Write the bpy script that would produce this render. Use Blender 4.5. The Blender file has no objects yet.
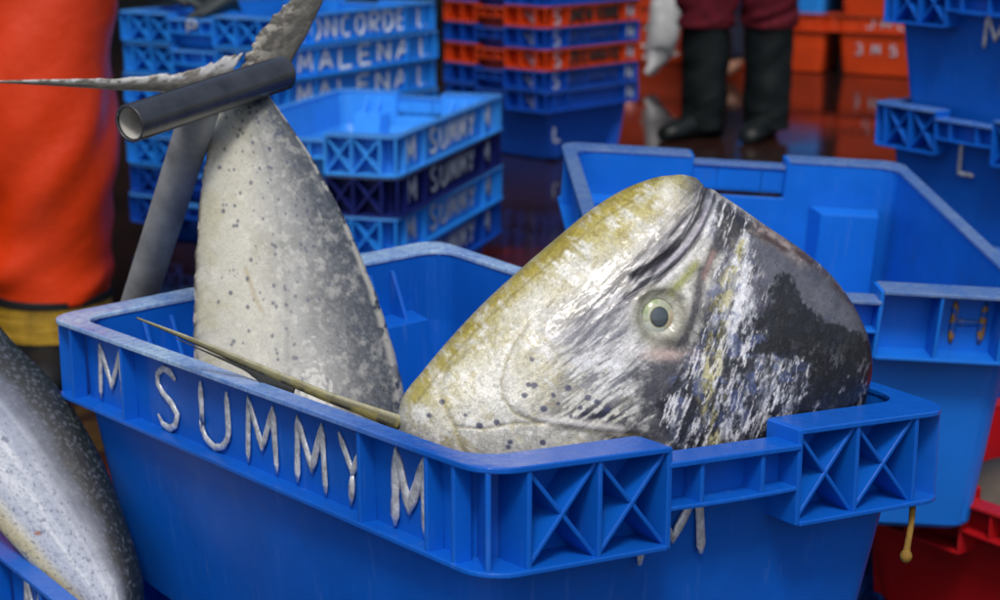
import bpy, bmesh, math, random
import numpy as np
from mathutils import Vector, Matrix

random.seed(7)
rng = np.random.default_rng(11)
R = math.radians
SC = bpy.context.scene
COL = SC.collection

# ------------------------------------------------------------------ camera, sky, sun, exposure
ZC, PIT, F = 0.97, R(14.0), 1700.0          # eye height, pitch down, focal length in 1/1000 of the frame width
cam_d = bpy.data.cameras.new('camera')
cam = bpy.data.objects.new('camera', cam_d)
COL.objects.link(cam)
cam.location = (0, 0, ZC)
cam.rotation_euler = (math.pi / 2 - PIT, 0, 0)
cam_d.sensor_width = 36.0
cam_d.lens = 36.0 * F / 1000.0
cam_d.clip_start, cam_d.clip_end = 0.05, 500
cam_d.dof.use_dof = True
cam_d.dof.focus_distance = 1.42
cam_d.dof.aperture_fstop = 8.0
SC.camera = cam

SUN_EL, SUN_AZ = 56, 184                     # degrees; azimuth clockwise from +Y (high behind the camera)
w = bpy.data.worlds.new('World')
SC.world = w
w.use_nodes = True
nt = w.node_tree
sky = nt.nodes.new('ShaderNodeTexSky')
sky.sky_type = 'NISHITA'
sky.sun_disc = False
sky.sun_elevation = R(SUN_EL)
sky.sun_rotation = R(SUN_AZ)
sky.dust_density = 4.0
sky.air_density = 1.0
sky.ozone_density = 1.0
nt.links.new(sky.outputs[0], nt.nodes['Background'].inputs[0])
nt.nodes['Background'].inputs[1].default_value = 0.10
sun_d = bpy.data.lights.new('sun', 'SUN')
sun_d.energy = 1.5
sun_d.angle = R(12)
sun_d.color = (1.0, 0.96, 0.9)
sun = bpy.data.objects.new('sun', sun_d)
COL.objects.link(sun)
_d = Vector((math.sin(R(SUN_AZ)) * math.cos(R(SUN_EL)), math.cos(R(SUN_AZ)) * math.cos(R(SUN_EL)), math.sin(R(SUN_EL))))
sun.rotation_euler = _d.to_track_quat('Z', 'Y').to_euler()
sun.location = (-2, -3, 6)
SC.view_settings.view_transform = 'Standard'
SC.view_settings.look = 'None'
SC.view_settings.gamma = 1
SC.view_settings.use_curve_mapping = False
SC.view_settings.exposure = 0.42

# ------------------------------------------------------------------ helpers
CP, SP = math.cos(PIT), math.sin(PIT)


def pt(px, py, d):
    """World point seen at (px, py) of the 1000x600 frame, d metres in front of the lens plane."""
    a, b = (px - 500) / F, (300 - py) / F
    return Vector((a * d, (CP + b * SP) * d, ZC + (-SP + b * CP) * d))


def floor_pt(px, py, z=0.0):
    a, b = (px - 500) / F, (300 - py) / F
    k = (z - ZC) / (-SP + b * CP)
    return Vector((a * k, (CP + b * SP) * k, z))


def srgb(r, g, b):
    def f(c):
        c /= 255.0
        return c / 12.92 if c <= 0.04045 else ((c + 0.055) / 1.055) ** 2.4
    return (f(r), f(g), f(b))


def tag(o, label=None, cat=None, group=None, kind=None):
    if label: o['label'] = label
    if cat: o['category'] = cat
    if group: o['group'] = group
    if kind: o['kind'] = kind
    return o


def empty(name, loc, rz=0.0):
    o = bpy.data.objects.new(name, None)
    COL.objects.link(o)
    o.location = loc
    o.rotation_euler = (0, 0, rz)
    o.empty_display_size = 0.1
    return o


def link_mesh(name, me, mat, parent=None, smooth=False):
    if mat is not None and not me.materials:
        me.materials.append(mat)
    if smooth:
        me.polygons.foreach_set('use_smooth', [True] * len(me.polygons))
    o = bpy.data.objects.new(name, me)
    COL.objects.link(o)
    o.parent = parent
    return o


def from_bm(name, bm, mat, parent=None, smooth=False, recalc=True):
    if recalc:
        bmesh.ops.recalc_face_normals(bm, faces=bm.faces[:])
    me = bpy.data.meshes.new(name)
    bm.to_mesh(me)
    bm.free()
    return link_mesh(name, me, mat, parent, smooth)


def add_box(bm, lo, hi):
    vs = [bm.verts.new((x, y, z)) for z in (lo[2], hi[2]) for y in (lo[1], hi[1]) for x in (lo[0], hi[0])]
    for f in ((0, 2, 3, 1), (4, 5, 7, 6), (0, 1, 5, 4), (2, 6, 7, 3), (0, 4, 6, 2), (1, 3, 7, 5)):
        bm.faces.new([vs[i] for i in f])


def add_bar(bm, a, b, thick_dir, t, depth_dir, dp0, dp1):
    """A plate from a to b, t thick along thick_dir, reaching from dp0 to dp1 along depth_dir."""
    a, b, td, dd = Vector(a), Vector(b), Vector(thick_dir).normalized() * t / 2, Vector(depth_dir)
    vs = []
    for p in (a, b):
        for s in (-1, 1):
            for d in (dp0, dp1):
                vs.append(bm.verts.new(p + td * s + dd * d))
    for f in ((0, 1, 3, 2), (4, 6, 7, 5), (0, 4, 5, 1), (2, 3, 7, 6), (0, 2, 6, 4), (1, 5, 7, 3)):
        bm.faces.new([vs[i] for i in f])


def add_tube(bm, pts, radii, n=16, cap=True, squash=None):
    pts = [Vector(p) for p in pts]
    rings = []
    up = Vector((0, 0, 1))
    for i, p in enumerate(pts):
        d = (pts[min(i + 1, len(pts) - 1)] - pts[max(i - 1, 0)]).normalized()
        ref = up if abs(d.dot(up)) < 0.95 else Vector((1, 0, 0))
        x = d.cross(ref).normalized()
        y = x.cross(d).normalized()
        r = radii[i] if hasattr(radii, '__len__') else radii
        rings.append([bm.verts.new(p + (x * math.cos(2 * math.pi * k / n) + y * math.sin(2 * math.pi * k / n)) * r) for k in range(n)])
    for a, b in zip(rings, rings[1:]):
        for k in range(n):
            bm.faces.new((a[k], a[(k + 1) % n], b[(k + 1) % n], b[k]))
    if cap:
        bm.faces.new(rings[0][::-1])
        bm.faces.new(rings[-1])
    return rings


# numpy value noise -------------------------------------------------
_perm = rng.random((256, 256))


def vnoise(x, y):
    xi, yi = np.floor(x).astype(int), np.floor(y).astype(int)
    fx, fy = x - xi, y - yi
    fx, fy = fx * fx * (3 - 2 * fx), fy * fy * (3 - 2 * fy)
    g = lambda a, b: _perm[a % 256, b % 256]
    return (g(xi, yi) * (1 - fx) + g(xi + 1, yi) * fx) * (1 - fy) + (g(xi, yi + 1) * (1 - fx) + g(xi + 1, yi + 1) * fx) * fy


def fbm(x, y, sc, oct=4, seed=0.0, rough=0.55):
    s, a, t = 0.0, 1.0, 0.0
    for k in range(oct):
        s = s + a * vnoise(x / sc + 17.3 * k + seed, y / sc - 9.7 * k + seed * 1.7)
        t += a
        sc /= 2.0
        a *= rough
    return s / t


def sstep(a, b, x):
    t = np.clip((x - a) / (b - a), 0, 1)
    return t * t * (3 - 2 * t)


def seg_dist(x, y, poly):
    d = np.full(np.shape(x), 1e9)
    for (ax, ay), (bx, by) in zip(poly, poly[1:]):
        vx, vy = bx - ax, by - ay
        t = np.clip(((x - ax) * vx + (y - ay) * vy) / (vx * vx + vy * vy + 1e-9), 0, 1)
        d = np.minimum(d, np.hypot(x - ax - t * vx, y - ay - t * vy))
    return d


def in_poly(x, y, poly):
    c = np.zeros(np.shape(x), bool)
    n = len(poly)
    for i in range(n):
        (x1, y1), (x2, y2) = poly[i], poly[(i + 1) % n]
        cond = ((y1 > y) != (y2 > y)) & (x < (x2 - x1) * (y - y1) / (y2 - y1 + 1e-12) + x1)
        c ^= cond
    return c


def poly_sd(x, y, poly):
    """signed distance, positive inside"""
    d = seg_dist(x, y, list(poly) + [poly[0]])
    return np.where(in_poly(x, y, poly), d, -d)


def smooth_line(P, n):
    """Catmull-Rom through rows of P, n samples"""
    P = np.asarray(P, float)
    Q = np.vstack([2 * P[0] - P[1], P, 2 * P[-1] - P[-2]])
    t = np.linspace(0, len(P) - 1 - 1e-9, n)
    i = t.astype(int)
    f = (t - i)[:, None]
    p0, p1, p2, p3 = Q[i], Q[i + 1], Q[i + 2], Q[i + 3]
    return 0.5 * (2 * p1 + (p2 - p0) * f + (2 * p0 - 5 * p1 + 4 * p2 - p3) * f ** 2 + (3 * p1 - p0 - 3 * p2 + p3) * f ** 3)


# ------------------------------------------------------------------ materials
def new_mat(name):
    m = bpy.data.materials.new(name)
    m.use_nodes = True
    return m, m.node_tree, m.node_tree.nodes['Principled BSDF']


def noise_node(n, scale, detail=4, rough=0.55, coord='Object', stretch=None):
    tc = n.nodes.new('ShaderNodeTexCoord')
    t = n.nodes.new('ShaderNodeTexNoise')
    t.inputs['Scale'].default_value = scale
    t.inputs['Detail'].default_value = detail
    t.inputs['Roughness'].default_value = rough
    if stretch:
        mp = n.nodes.new('ShaderNodeMapping')
        mp.inputs['Scale'].default_value = stretch
        n.links.new(tc.outputs[coord], mp.inputs['Vector'])
        n.links.new(mp.outputs[0], t.inputs['Vector'])
    else:
        n.links.new(tc.outputs[coord], t.inputs['Vector'])
    return t.outputs['Fac']


def ramp(n, fac, a, b, ca=(0, 0, 0, 1), cb=(1, 1, 1, 1)):
    r = n.nodes.new('ShaderNodeValToRGB')
    r.color_ramp.elements[0].position = a
    r.color_ramp.elements[0].color = ca
    r.color_ramp.elements[1].position = b
    r.color_ramp.elements[1].color = cb
    n.links.new(fac, r.inputs[0])
    return r.outputs[0]


def mix(n, fac, a, b):
    m = n.nodes.new('ShaderNodeMix')
    m.data_type = 'RGBA'
    for sock, v in ((m.inputs[0], fac), (m.inputs[6], a), (m.inputs[7], b)):
        if hasattr(v, 'links'):
            n.links.new(v, sock)
        elif hasattr(v, '__len__'):
            sock.default_value = (*v[:3], 1)
        else:
            sock.default_value = v
    return m.outputs[2]


def bump(n, bsdf, height, strength, dist):
    b = n.nodes.new('ShaderNodeBump')
    b.inputs['Strength'].default_value = strength
    b.inputs['Distance'].default_value = dist
    n.links.new(height, b.inputs['Height'])
    n.links.new(b.outputs[0], bsdf.inputs['Normal'])
    return b


def plastic(name, col, dirt=(0.05, 0.08, 0.14), dirt_amt=0.30, scuff=(0.10, 0.22, 0.60), scuff_amt=0.18, rough=0.34, wear_lo=0.59):
    m, n, p = new_mat(name)
    big = noise_node(n, 5.0, 5, 0.6)
    c1 = mix(n, ramp(n, big, 0.3, 0.75), tuple(c * 0.82 for c in col), tuple(min(1, c * 1.18) for c in col))
    dn = noise_node(n, 14.0, 8, 0.72)
    d = ramp(n, dn, 0.60, 0.80, cb=(dirt_amt,) * 3 + (1,))
    c2 = mix(n, d, c1, dirt)
    sn = noise_node(n, 110.0, 4, 0.65, stretch=(1.0, 1.0, 0.10))
    s = ramp(n, sn, wear_lo, wear_lo + 0.12, cb=(scuff_amt,) * 3 + (1,))
    c3 = mix(n, s, c2, scuff)
    n.links.new(c3, p.inputs['Base Color'])
    rr = n.nodes.new('ShaderNodeMapRange')
    rr.inputs[3].default_value = rough - 0.14
    rr.inputs[4].default_value = rough + 0.16
    n.links.new(noise_node(n, 22.0, 6, 0.65), rr.inputs[0])
    n.links.new(rr.outputs[0], p.inputs['Roughness'])
    bump(n, p, noise_node(n, 45.0, 5, 0.6), 0.12, 0.004)
    p.inputs['Specular IOR Level'].default_value = 0.36
    return m


def worn_glint_flange(name, col, amount, white=(0.26, 0.42, 0.56), grad=False):
    """plastic rim top: wet and glossy, paler by rubbing and by painted-in highlights, with fine scratches and small dark chips"""
    m, n, p = new_mat(name)
    a = noise_node(n, 11.0, 5, 0.6)
    b = noise_node(n, 160.0, 6, 0.7)
    f = ramp(n, a, 0.25, 0.75, ca=(amount * .25,) * 3 + (1,), cb=(min(1, amount),) * 3 + (1,))
    hf = n.nodes.new('ShaderNodeMath'); hf.operation = 'MULTIPLY'
    n.links.new(f, hf.inputs[0])
    n.links.new(ramp(n, noise_node(n, 120.0, 6, 0.75), .36, .56, ca=(.45, .45, .45, 1)), hf.inputs[1])
    f = hf.outputs[0]
    if grad:      # far end painted paler, standing for the wet rim's sky highlight
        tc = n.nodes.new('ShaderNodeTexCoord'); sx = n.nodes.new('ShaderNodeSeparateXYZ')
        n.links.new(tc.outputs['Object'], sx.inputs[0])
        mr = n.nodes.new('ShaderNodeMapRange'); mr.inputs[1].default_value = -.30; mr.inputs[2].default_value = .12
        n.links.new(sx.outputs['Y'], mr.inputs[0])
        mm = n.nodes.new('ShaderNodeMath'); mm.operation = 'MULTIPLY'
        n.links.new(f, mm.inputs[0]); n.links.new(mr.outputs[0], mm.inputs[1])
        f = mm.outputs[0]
    g = ramp(n, b, 0.58, 0.70, cb=(0.30 * amount + .02,) * 3 + (1,))
    dk = ramp(n, noise_node(n, 60.0, 7, 0.75), 0.64, 0.74, cb=(0.55, 0.55, 0.55, 1))
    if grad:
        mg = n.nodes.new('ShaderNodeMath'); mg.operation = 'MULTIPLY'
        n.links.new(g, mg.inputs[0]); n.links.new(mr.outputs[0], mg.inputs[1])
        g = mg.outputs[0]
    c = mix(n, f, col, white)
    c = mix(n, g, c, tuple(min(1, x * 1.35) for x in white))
    c = mix(n, dk, c, tuple(x * 0.5 for x in col))
    n.links.new(c, p.inputs['Base Color'])
    rr = n.nodes.new('ShaderNodeMapRange')
    rr.inputs[3].default_value = 0.10
    rr.inputs[4].default_value = 0.40
    n.links.new(noise_node(n, 40.0, 6, 0.65), rr.inputs[0])
    n.links.new(rr.outputs[0], p.inputs['Roughness'])
    p.inputs['Specular IOR Level'].default_value = 0.42
    bump(n, p, noise_node(n, 55.0, 5, 0.6), 0.35, 0.004)
    return m


def simple(name, col, rough=0.5, metal=0.0, var=0.2, nscale=30.0, bmp=0.15, bdist=0.003, coat=0.0, stretch=None):
    m, n, p = new_mat(name)
    f = noise_node(n, nscale, 5, 0.6, stretch=stretch)
    c = mix(n, ramp(n, f, 0.3, 0.7), tuple(x * (1 - var) for x in col), tuple(min(1, x * (1 + var)) for x in col))
    n.links.new(c, p.inputs['Base Color'])
    p.inputs['Roughness'].default_value = rough
    p.inputs['Metallic'].default_value = metal
    p.inputs['Coat Weight'].default_value = coat
    p.inputs['Coat Roughness'].default_value = 0.1
    bump(n, p, f, bmp, bdist)
    return m


def skin_mat(name, rough=0.32, coat=0.35, fine=260.0, bstr=0.35):
    """fish skin: pigment from the mesh's colour attribute, wet sheen, scale grain"""
    m, n, p = new_mat(name)
    at = n.nodes.new('ShaderNodeAttribute'); at.attribute_name = 'Col'
    f1 = noise_node(n, fine, 6, 0.65)
    g = ramp(n, f1, 0.25, 0.75, ca=(0.78, 0.78, 0.78, 1), cb=(1.15, 1.15, 1.15, 1))
    mu = n.nodes.new('ShaderNodeMix'); mu.data_type = 'RGBA'; mu.blend_type = 'MULTIPLY'
    mu.inputs[0].default_value = 1
    n.links.new(at.outputs['Color'], mu.inputs[6]); n.links.new(g, mu.inputs[7])
    n.links.new(mu.outputs[2], p.inputs['Base Color'])
    rr = n.nodes.new('ShaderNodeMapRange')
    rr.inputs[3].default_value = rough - 0.15; rr.inputs[4].default_value = rough + 0.18
    n.links.new(noise_node(n, 70.0, 5, 0.6), rr.inputs[0])
    n.links.new(rr.outputs[0], p.inputs['Roughness'])
    p.inputs['Coat Weight'].default_value = coat
    p.inputs['Coat Roughness'].default_value = 0.12
    p.inputs['Specular IOR Level'].default_value = 0.5
    bump(n, p, f1, bstr, 0.0015)
    return m


BLUE = (0.003, 0.098, 0.50)
LBLUE = (0.016, 0.22, 0.72)
MBLUE = (0.004, 0.060, 0.38)
NAVY = (0.006, 0.012, 0.11)
ORANGE = (0.50, 0.045, 0.006)
RED = (0.36, 0.006, 0.010)
M = {
    'blue': plastic('blue_plastic', BLUE),
    'lblue': plastic('light_blue_plastic', LBLUE),
    'mblue': plastic('mid_blue_plastic', MBLUE),
    'sky': plastic('sky_blue_plastic', (0.04, 0.29, 0.80)),
    'navy': plastic('navy_plastic', NAVY),
    'orange': plastic('orange_plastic', ORANGE, scuff=(0.5, 0.2, 0.1)),
    'red': plastic('red_plastic', RED, scuff=(0.4, 0.1, 0.1)),
    'oldblue': plastic('stained_blue_plastic', (0.006, 0.14, 0.60), dirt=(0.05, 0.06, 0.06), dirt_amt=0.45),
    'fl_blue': worn_glint_flange('wet_blue_rim', BLUE, 0.12),
    'fl_white': worn_glint_flange('blue_glint_rim', BLUE, 0.5),  # extra paleness paints in the bright highlight along this rim
    'fl_front': worn_glint_flange('scuffed_glint_rim', BLUE, 1.5, (0.46, 0.64, 0.76), True),
    'fl_old': worn_glint_flange('grey_worn_rim', (0.015, 0.11, 0.42), 0.75, (0.22, 0.29, 0.38)),
    'fl_lblue': worn_glint_flange('light_blue_rim', LBLUE, 0.35),
    'fl_navy': worn_glint_flange('navy_rim', NAVY, 0.2),
    'fl_orange': worn_glint_flange('orange_rim', ORANGE, 0.15, (0.6, 0.3, 0.2)),
    'fl_red': worn_glint_flange('red_rim', RED, 0.1, (0.4, 0.12, 0.1)),
    'fl_mblue': worn_glint_flange('mid_blue_rim', MBLUE, 0.12),
    'brand': simple('melted_grey_lettering', (0.48, 0.51, 0.55), 0.18, 0.15, 0.5, 120, 0.5, 0.003, 1.0),
    'white_paint': simple('white_paint_lettering', (0.74, 0.78, 0.82), 0.5, 0, 0.25, 60, 0.1),
    'grey_paint': simple('grey_paint_lettering', (0.33, 0.38, 0.46), 0.5, 0, 0.3, 60, 0.1),
    'black_paint': simple('black_stencil_paint', (0.02, 0.012, 0.01), 0.5, 0, 0.3, 60, 0.1),
    'dark_blue_paint': simple('dark_blue_stencil_paint', (0.006, 0.03, 0.16), 0.5, 0, 0.3, 60, 0.1),
    'stain': None,
    'rust_paint': simple('ochre_stain', (0.34, 0.19, 0.02), 0.6, 0, 0.4, 80, 0.2),
    'skin_head': skin_mat('head_skin', 0.36, 0.28, 520, 0.5),
    'skin_tail': skin_mat('flank_skin', 0.42, 0.10, 520, 0.35),
    'skin_left': skin_mat('silver_flank_skin', 0.52, 0.05, 480, 0.12),
    'fin': skin_mat('fin_skin', 0.38, 0.2, 420, 0.4),
    'pipe': simple('dark_grey_steel_pipe', (0.030, 0.032, 0.038), 0.24, 0.0, 0.4, 30, 0.15, 0.002, 0.4, (1, 1, 1)),
    'pipe_inner': simple('pale_grey_pipe_inside', (0.45, 0.45, 0.43), 0.5, 0, 0.15, 40, 0.1),
    'pole': simple('grey_weathered_pole', (0.24, 0.25, 0.26), 0.55, 0.1, 0.35, 25, 0.2, 0.003),
    'oilskin': simple('orange_oilskin', (0.60, 0.038, 0.003), 0.36, 0, 0.07, 4, 0.25, 0.04, 0.0),
    'yellow': simple('yellow_band', (0.27, 0.165, 0.012), 0.5, 0, 0.35, 25, 0.15),
    'black': simple('black_rubber', (0.006, 0.007, 0.008), 0.55, 0, 0.3, 30, 0.1),
    'boot': simple('dark_green_rubber', (0.006, 0.009, 0.010), 0.42, 0, 0.3, 18, 0.15),
    'maroon': simple('maroon_cloth', (0.075, 0.003, 0.010), 0.85, 0, 0.35, 35, 0.4, 0.006),
    'navy_cloth': simple('navy_cloth', (0.012, 0.016, 0.035), 0.85, 0, 0.3, 30, 0.3, 0.006),
    'green_cloth': simple('dark_green_cloth', (0.010, 0.020, 0.024), 0.6, 0, 0.3, 30, 0.3, 0.006),
    'glove': simple('white_rubber_glove', (0.44, 0.45, 0.46), 0.5, 0, 0.25, 25, 0.3, 0.006),
    'human': simple('human_skin', (0.25, 0.12, 0.075), 0.5, 0, 0.12, 40, 0.1),
    'hair': simple('dark_hair', (0.012, 0.009, 0.008), 0.6, 0, 0.3, 60, 0.3),
    'rope': simple('yellow_rope', (0.20, 0.115, 0.014), 0.8, 0, 0.3, 200, 0.4, 0.002),
    'wall': simple('added_dark_concrete', (0.02, 0.021, 0.023), 0.85, 0, 0.3, 2.0, 0.2, 0.01),
    'pink': simple('pink_fish_offal', (0.45, 0.14, 0.13), 0.3, 0, 0.4, 40, 0.3, 0.004, 0.4),
}

m, n, p = new_mat('stained_embossed_mark')
n.links.new(mix(n, ramp(n, noise_node(n, 70.0, 4, 0.6), .50, .58), (0.006, 0.09, 0.38), (0.28, 0.16, 0.02)), p.inputs['Base Color'])
p.inputs['Roughness'].default_value = .45
M['stain'] = m

for k_ in ('boot', 'black', 'maroon', 'navy_cloth'):
    M[k_].node_tree.nodes['Principled BSDF'].inputs['Specular IOR Level'].default_value = 0.22

# ------------------------------------------------------------------ floor
m, n, p = new_mat('wet_dark_floor')
f1 = noise_node(n, 0.9, 8, 0.62)
c = mix(n, ramp(n, f1, 0.35, 0.7), (0.008, 0.005, 0.005), (0.030, 0.013, 0.010))
n.links.new(c, p.inputs['Base Color'])
rr = n.nodes.new('ShaderNodeMapRange')
rr.inputs[3].default_value = 0.02
rr.inputs[4].default_value = 0.22
n.links.new(ramp(n, noise_node(n, 2.2, 7, 0.6), 0.42, 0.75), rr.inputs[0])
n.links.new(rr.outputs[0], p.inputs['Roughness'])
bump(n, p, noise_node(n, 9.0, 4, 0.5), 0.05, 0.02)
bm = bmesh.new()
for a in range(1):
    vs = [bm.verts.new(v) for v in ((-120, -60, 0), (120, -60, 0), (120, 200, 0), (-120, 200, 0))]
    bm.faces.new(vs)
tag(from_bm('floor', bm, m, recalc=False), kind='structure')

# ------------------------------------------------------------------ stroke letters
def arc(cx, cy, rx, ry, a0, a1, n=9):
    return [(cx + rx * math.cos(R(a0 + (a1 - a0) * i / (n - 1))), cy + ry * math.sin(R(a0 + (a1 - a0) * i / (n - 1)))) for i in range(n)]


FONT = {
    'A': [[(0, 0), (.5, 1), (1, 0)], [(.2, .35), (.8, .35)]],
    'C': [arc(.55, .5, .5, .5, 45, 315, 13)],
    'D': [[(0, 0), (0, 1), (.4, 1)] + arc(.4, .5, .6, .5, 80, -80, 9) + [(.4, 0), (0, 0)]],
    'E': [[(1, 1), (0, 1), (0, 0), (1, 0)], [(0, .52), (.8, .52)]],
    'H': [[(0, 0), (0, 1)], [(1, 0), (1, 1)], [(0, .5), (1, .5)]],
    'I': [[(.5, 0), (.5, 1)]],
    'J': [[(.9, 1), (.9, .3)] + arc(.5, .3, .4, .3, 0, -170, 7)],
    'K': [[(0, 0), (0, 1)], [(1, 1), (0, .45), (1, 0)]],
    'L': [[(0, 1), (0, 0), (1, 0)]],
    'M': [[(0, 0), (.08, 1), (.5, .3), (.92, 1), (1, 0)]],
    'N': [[(0, 0), (0, 1), (1, 0), (1, 1)]],
    'O': [arc(.5, .5, .5, .5, 90, 450, 17)],
    'P': [[(0, 0), (0, 1), (.6, 1)] + arc(.6, .75, .4, .25, 80, -80, 6) + [(0, .5)]],
    'R': [[(0, 0), (0, 1), (.6, 1)] + arc(.6, .75, .4, .25, 80, -80, 6) + [(.1, .5), (1, 0)]],
    'S': [[(.92, .86), (.7, .98), (.4, 1.0), (.12, .88), (.08, .7), (.3, .56), (.65, .44), (.93, .28), (.85, .1), (.55, 0), (.25, .02), (.02, .14)]],
    'T': [[(0, 1), (1, 1)], [(.5, 1), (.5, 0)]],
    'U': [[(0, 1), (0, .35)] + arc(.5, .35, .5, .35, 180, 360, 9) + [(1, 1)]],
    'Y': [[(0, 1), (.5, .48), (1, 1)], [(.5, .48), (.42, 0)]],
    'Z': [[(0, 1), (1, 1), (0, 0), (1, 0)]],
    '3': [arc(.45, .75, .45, .25, 150, -80, 8) + arc(.45, .26, .5, .26, 80, -150, 9)],
    '5': [[(.9, 1), (.15, 1), (.1, .55)] + arc(.45, .32, .5, .32, 110, -150, 9)],
    '8': [arc(.5, .75, .38, .25, -90, 270, 12), arc(.5, .25, .5, .25, 90, 450, 12)],
}


def stroke(bm, pts, right, up, nrm, a, b, wob=0.0):
    """raised rounded bead through 3D points lying on a face"""
    k = 8
    n = len(pts)
    dense = []
    for i in range(n - 1):
        L = (pts[i + 1] - pts[i]).length
        m_ = max(1, int(L / 0.008))
        for j in range(m_):
            dense.append(pts[i].lerp(pts[i + 1], j / m_))
    dense.append(pts[-1])
    rings = []
    for i, p in enumerate(dense):
        d = dense[min(i + 1, len(dense) - 1)] - dense[max(i - 1, 0)]
        if d.length < 1e-9: d = right
        d.normalize()
        q = nrm.cross(d).normalized()
        s = 1 + wob * random.uniform(-1, 1)
        e = 0.45 if i in (0, len(dense) - 1) else 1.0
        rings.append([bm.verts.new(p + q * (a * s * e * math.cos(2 * math.pi * t / k)) + nrm * (b * s * e * math.sin(2 * math.pi * t / k))) for t in range(k)])
    for r0, r1 in zip(rings, rings[1:]):
        for t in range(k):
            bm.faces.new((r0[t], r0[(t + 1) % k], r1[(t + 1) % k], r1[t]))
    bm.faces.new(rings[0][::-1]); bm.faces.new(rings[-1])


def letter(bm, ch, org, right, up, nrm, w_, h_, a, b, wob=0.12, slant=0.0, jit=0.0):
    for poly in FONT[ch]:
        P = []
        for (x, y) in poly:
            x += random.uniform(-jit, jit); y += random.uniform(-jit, jit) * .5
            P.append(org + right * ((x - .5) * w_ + (y - .5) * slant * h_) + up * ((y - .5) * h_))
        stroke(bm, P, right, up, nrm, a, b, wob)


# ------------------------------------------------------------------ crate builder
# local frame: x along the end, y along the side, z up, base at z = 0
HR = 0.085


class CrateSpec:
    def __init__(s, W=.5, L=.75, H=.30, hr=HR, oe=.034, os=.015, tp=.022, end='X', bev=0.0, side_q=(.07, .225, .78, .90, .945)):
        s.W, s.L, s.H, s.hr, s.oe, s.os, s.tp, s.end, s.bev, s.side_q = W, L, H, hr, oe, os, tp, end, bev, side_q


def outline(hw, hl, r, n0, n1, ns=6, ni=0.0):
    """rounded rectangle, counter-clockwise from the front (y = -hl) left; n0..n1 is the handle notch on the front end
    (turned half round on the back end). Returns points and per-point notch flag (0 none, 1 notch)."""
    e = 0.0015
    P, fl = [], []

    def put(x, y, f=0):
        P.append((x, y)); fl.append(f)

    def corner(cx, cy, a0):
        for i in range(ns + 1):
            a = R(a0 + 90 * i / ns)
            put(cx + r * math.cos(a), cy + r * math.sin(a))
    corner(-hw + r, -hl + r, 180)
    put(n0 - e, -hl); put(n0, -hl + ni, 1); put(n1, -hl + ni, 1); put(n1 + e, -hl)
    corner(hw - r, -hl + r, 270)
    put(hw, -hl * .33); put(hw, hl * .33)
    corner(hw - r, hl - r, 0)
    put(-n0 + e, hl); put(-n0, hl - ni, 1); put(-n1, hl - ni, 1); put(-n1 - e, hl)
    corner(-hw + r, hl - r, 90)
    put(-hw, hl * .33); put(-hw, -hl * .33)
    return P, fl


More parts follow.
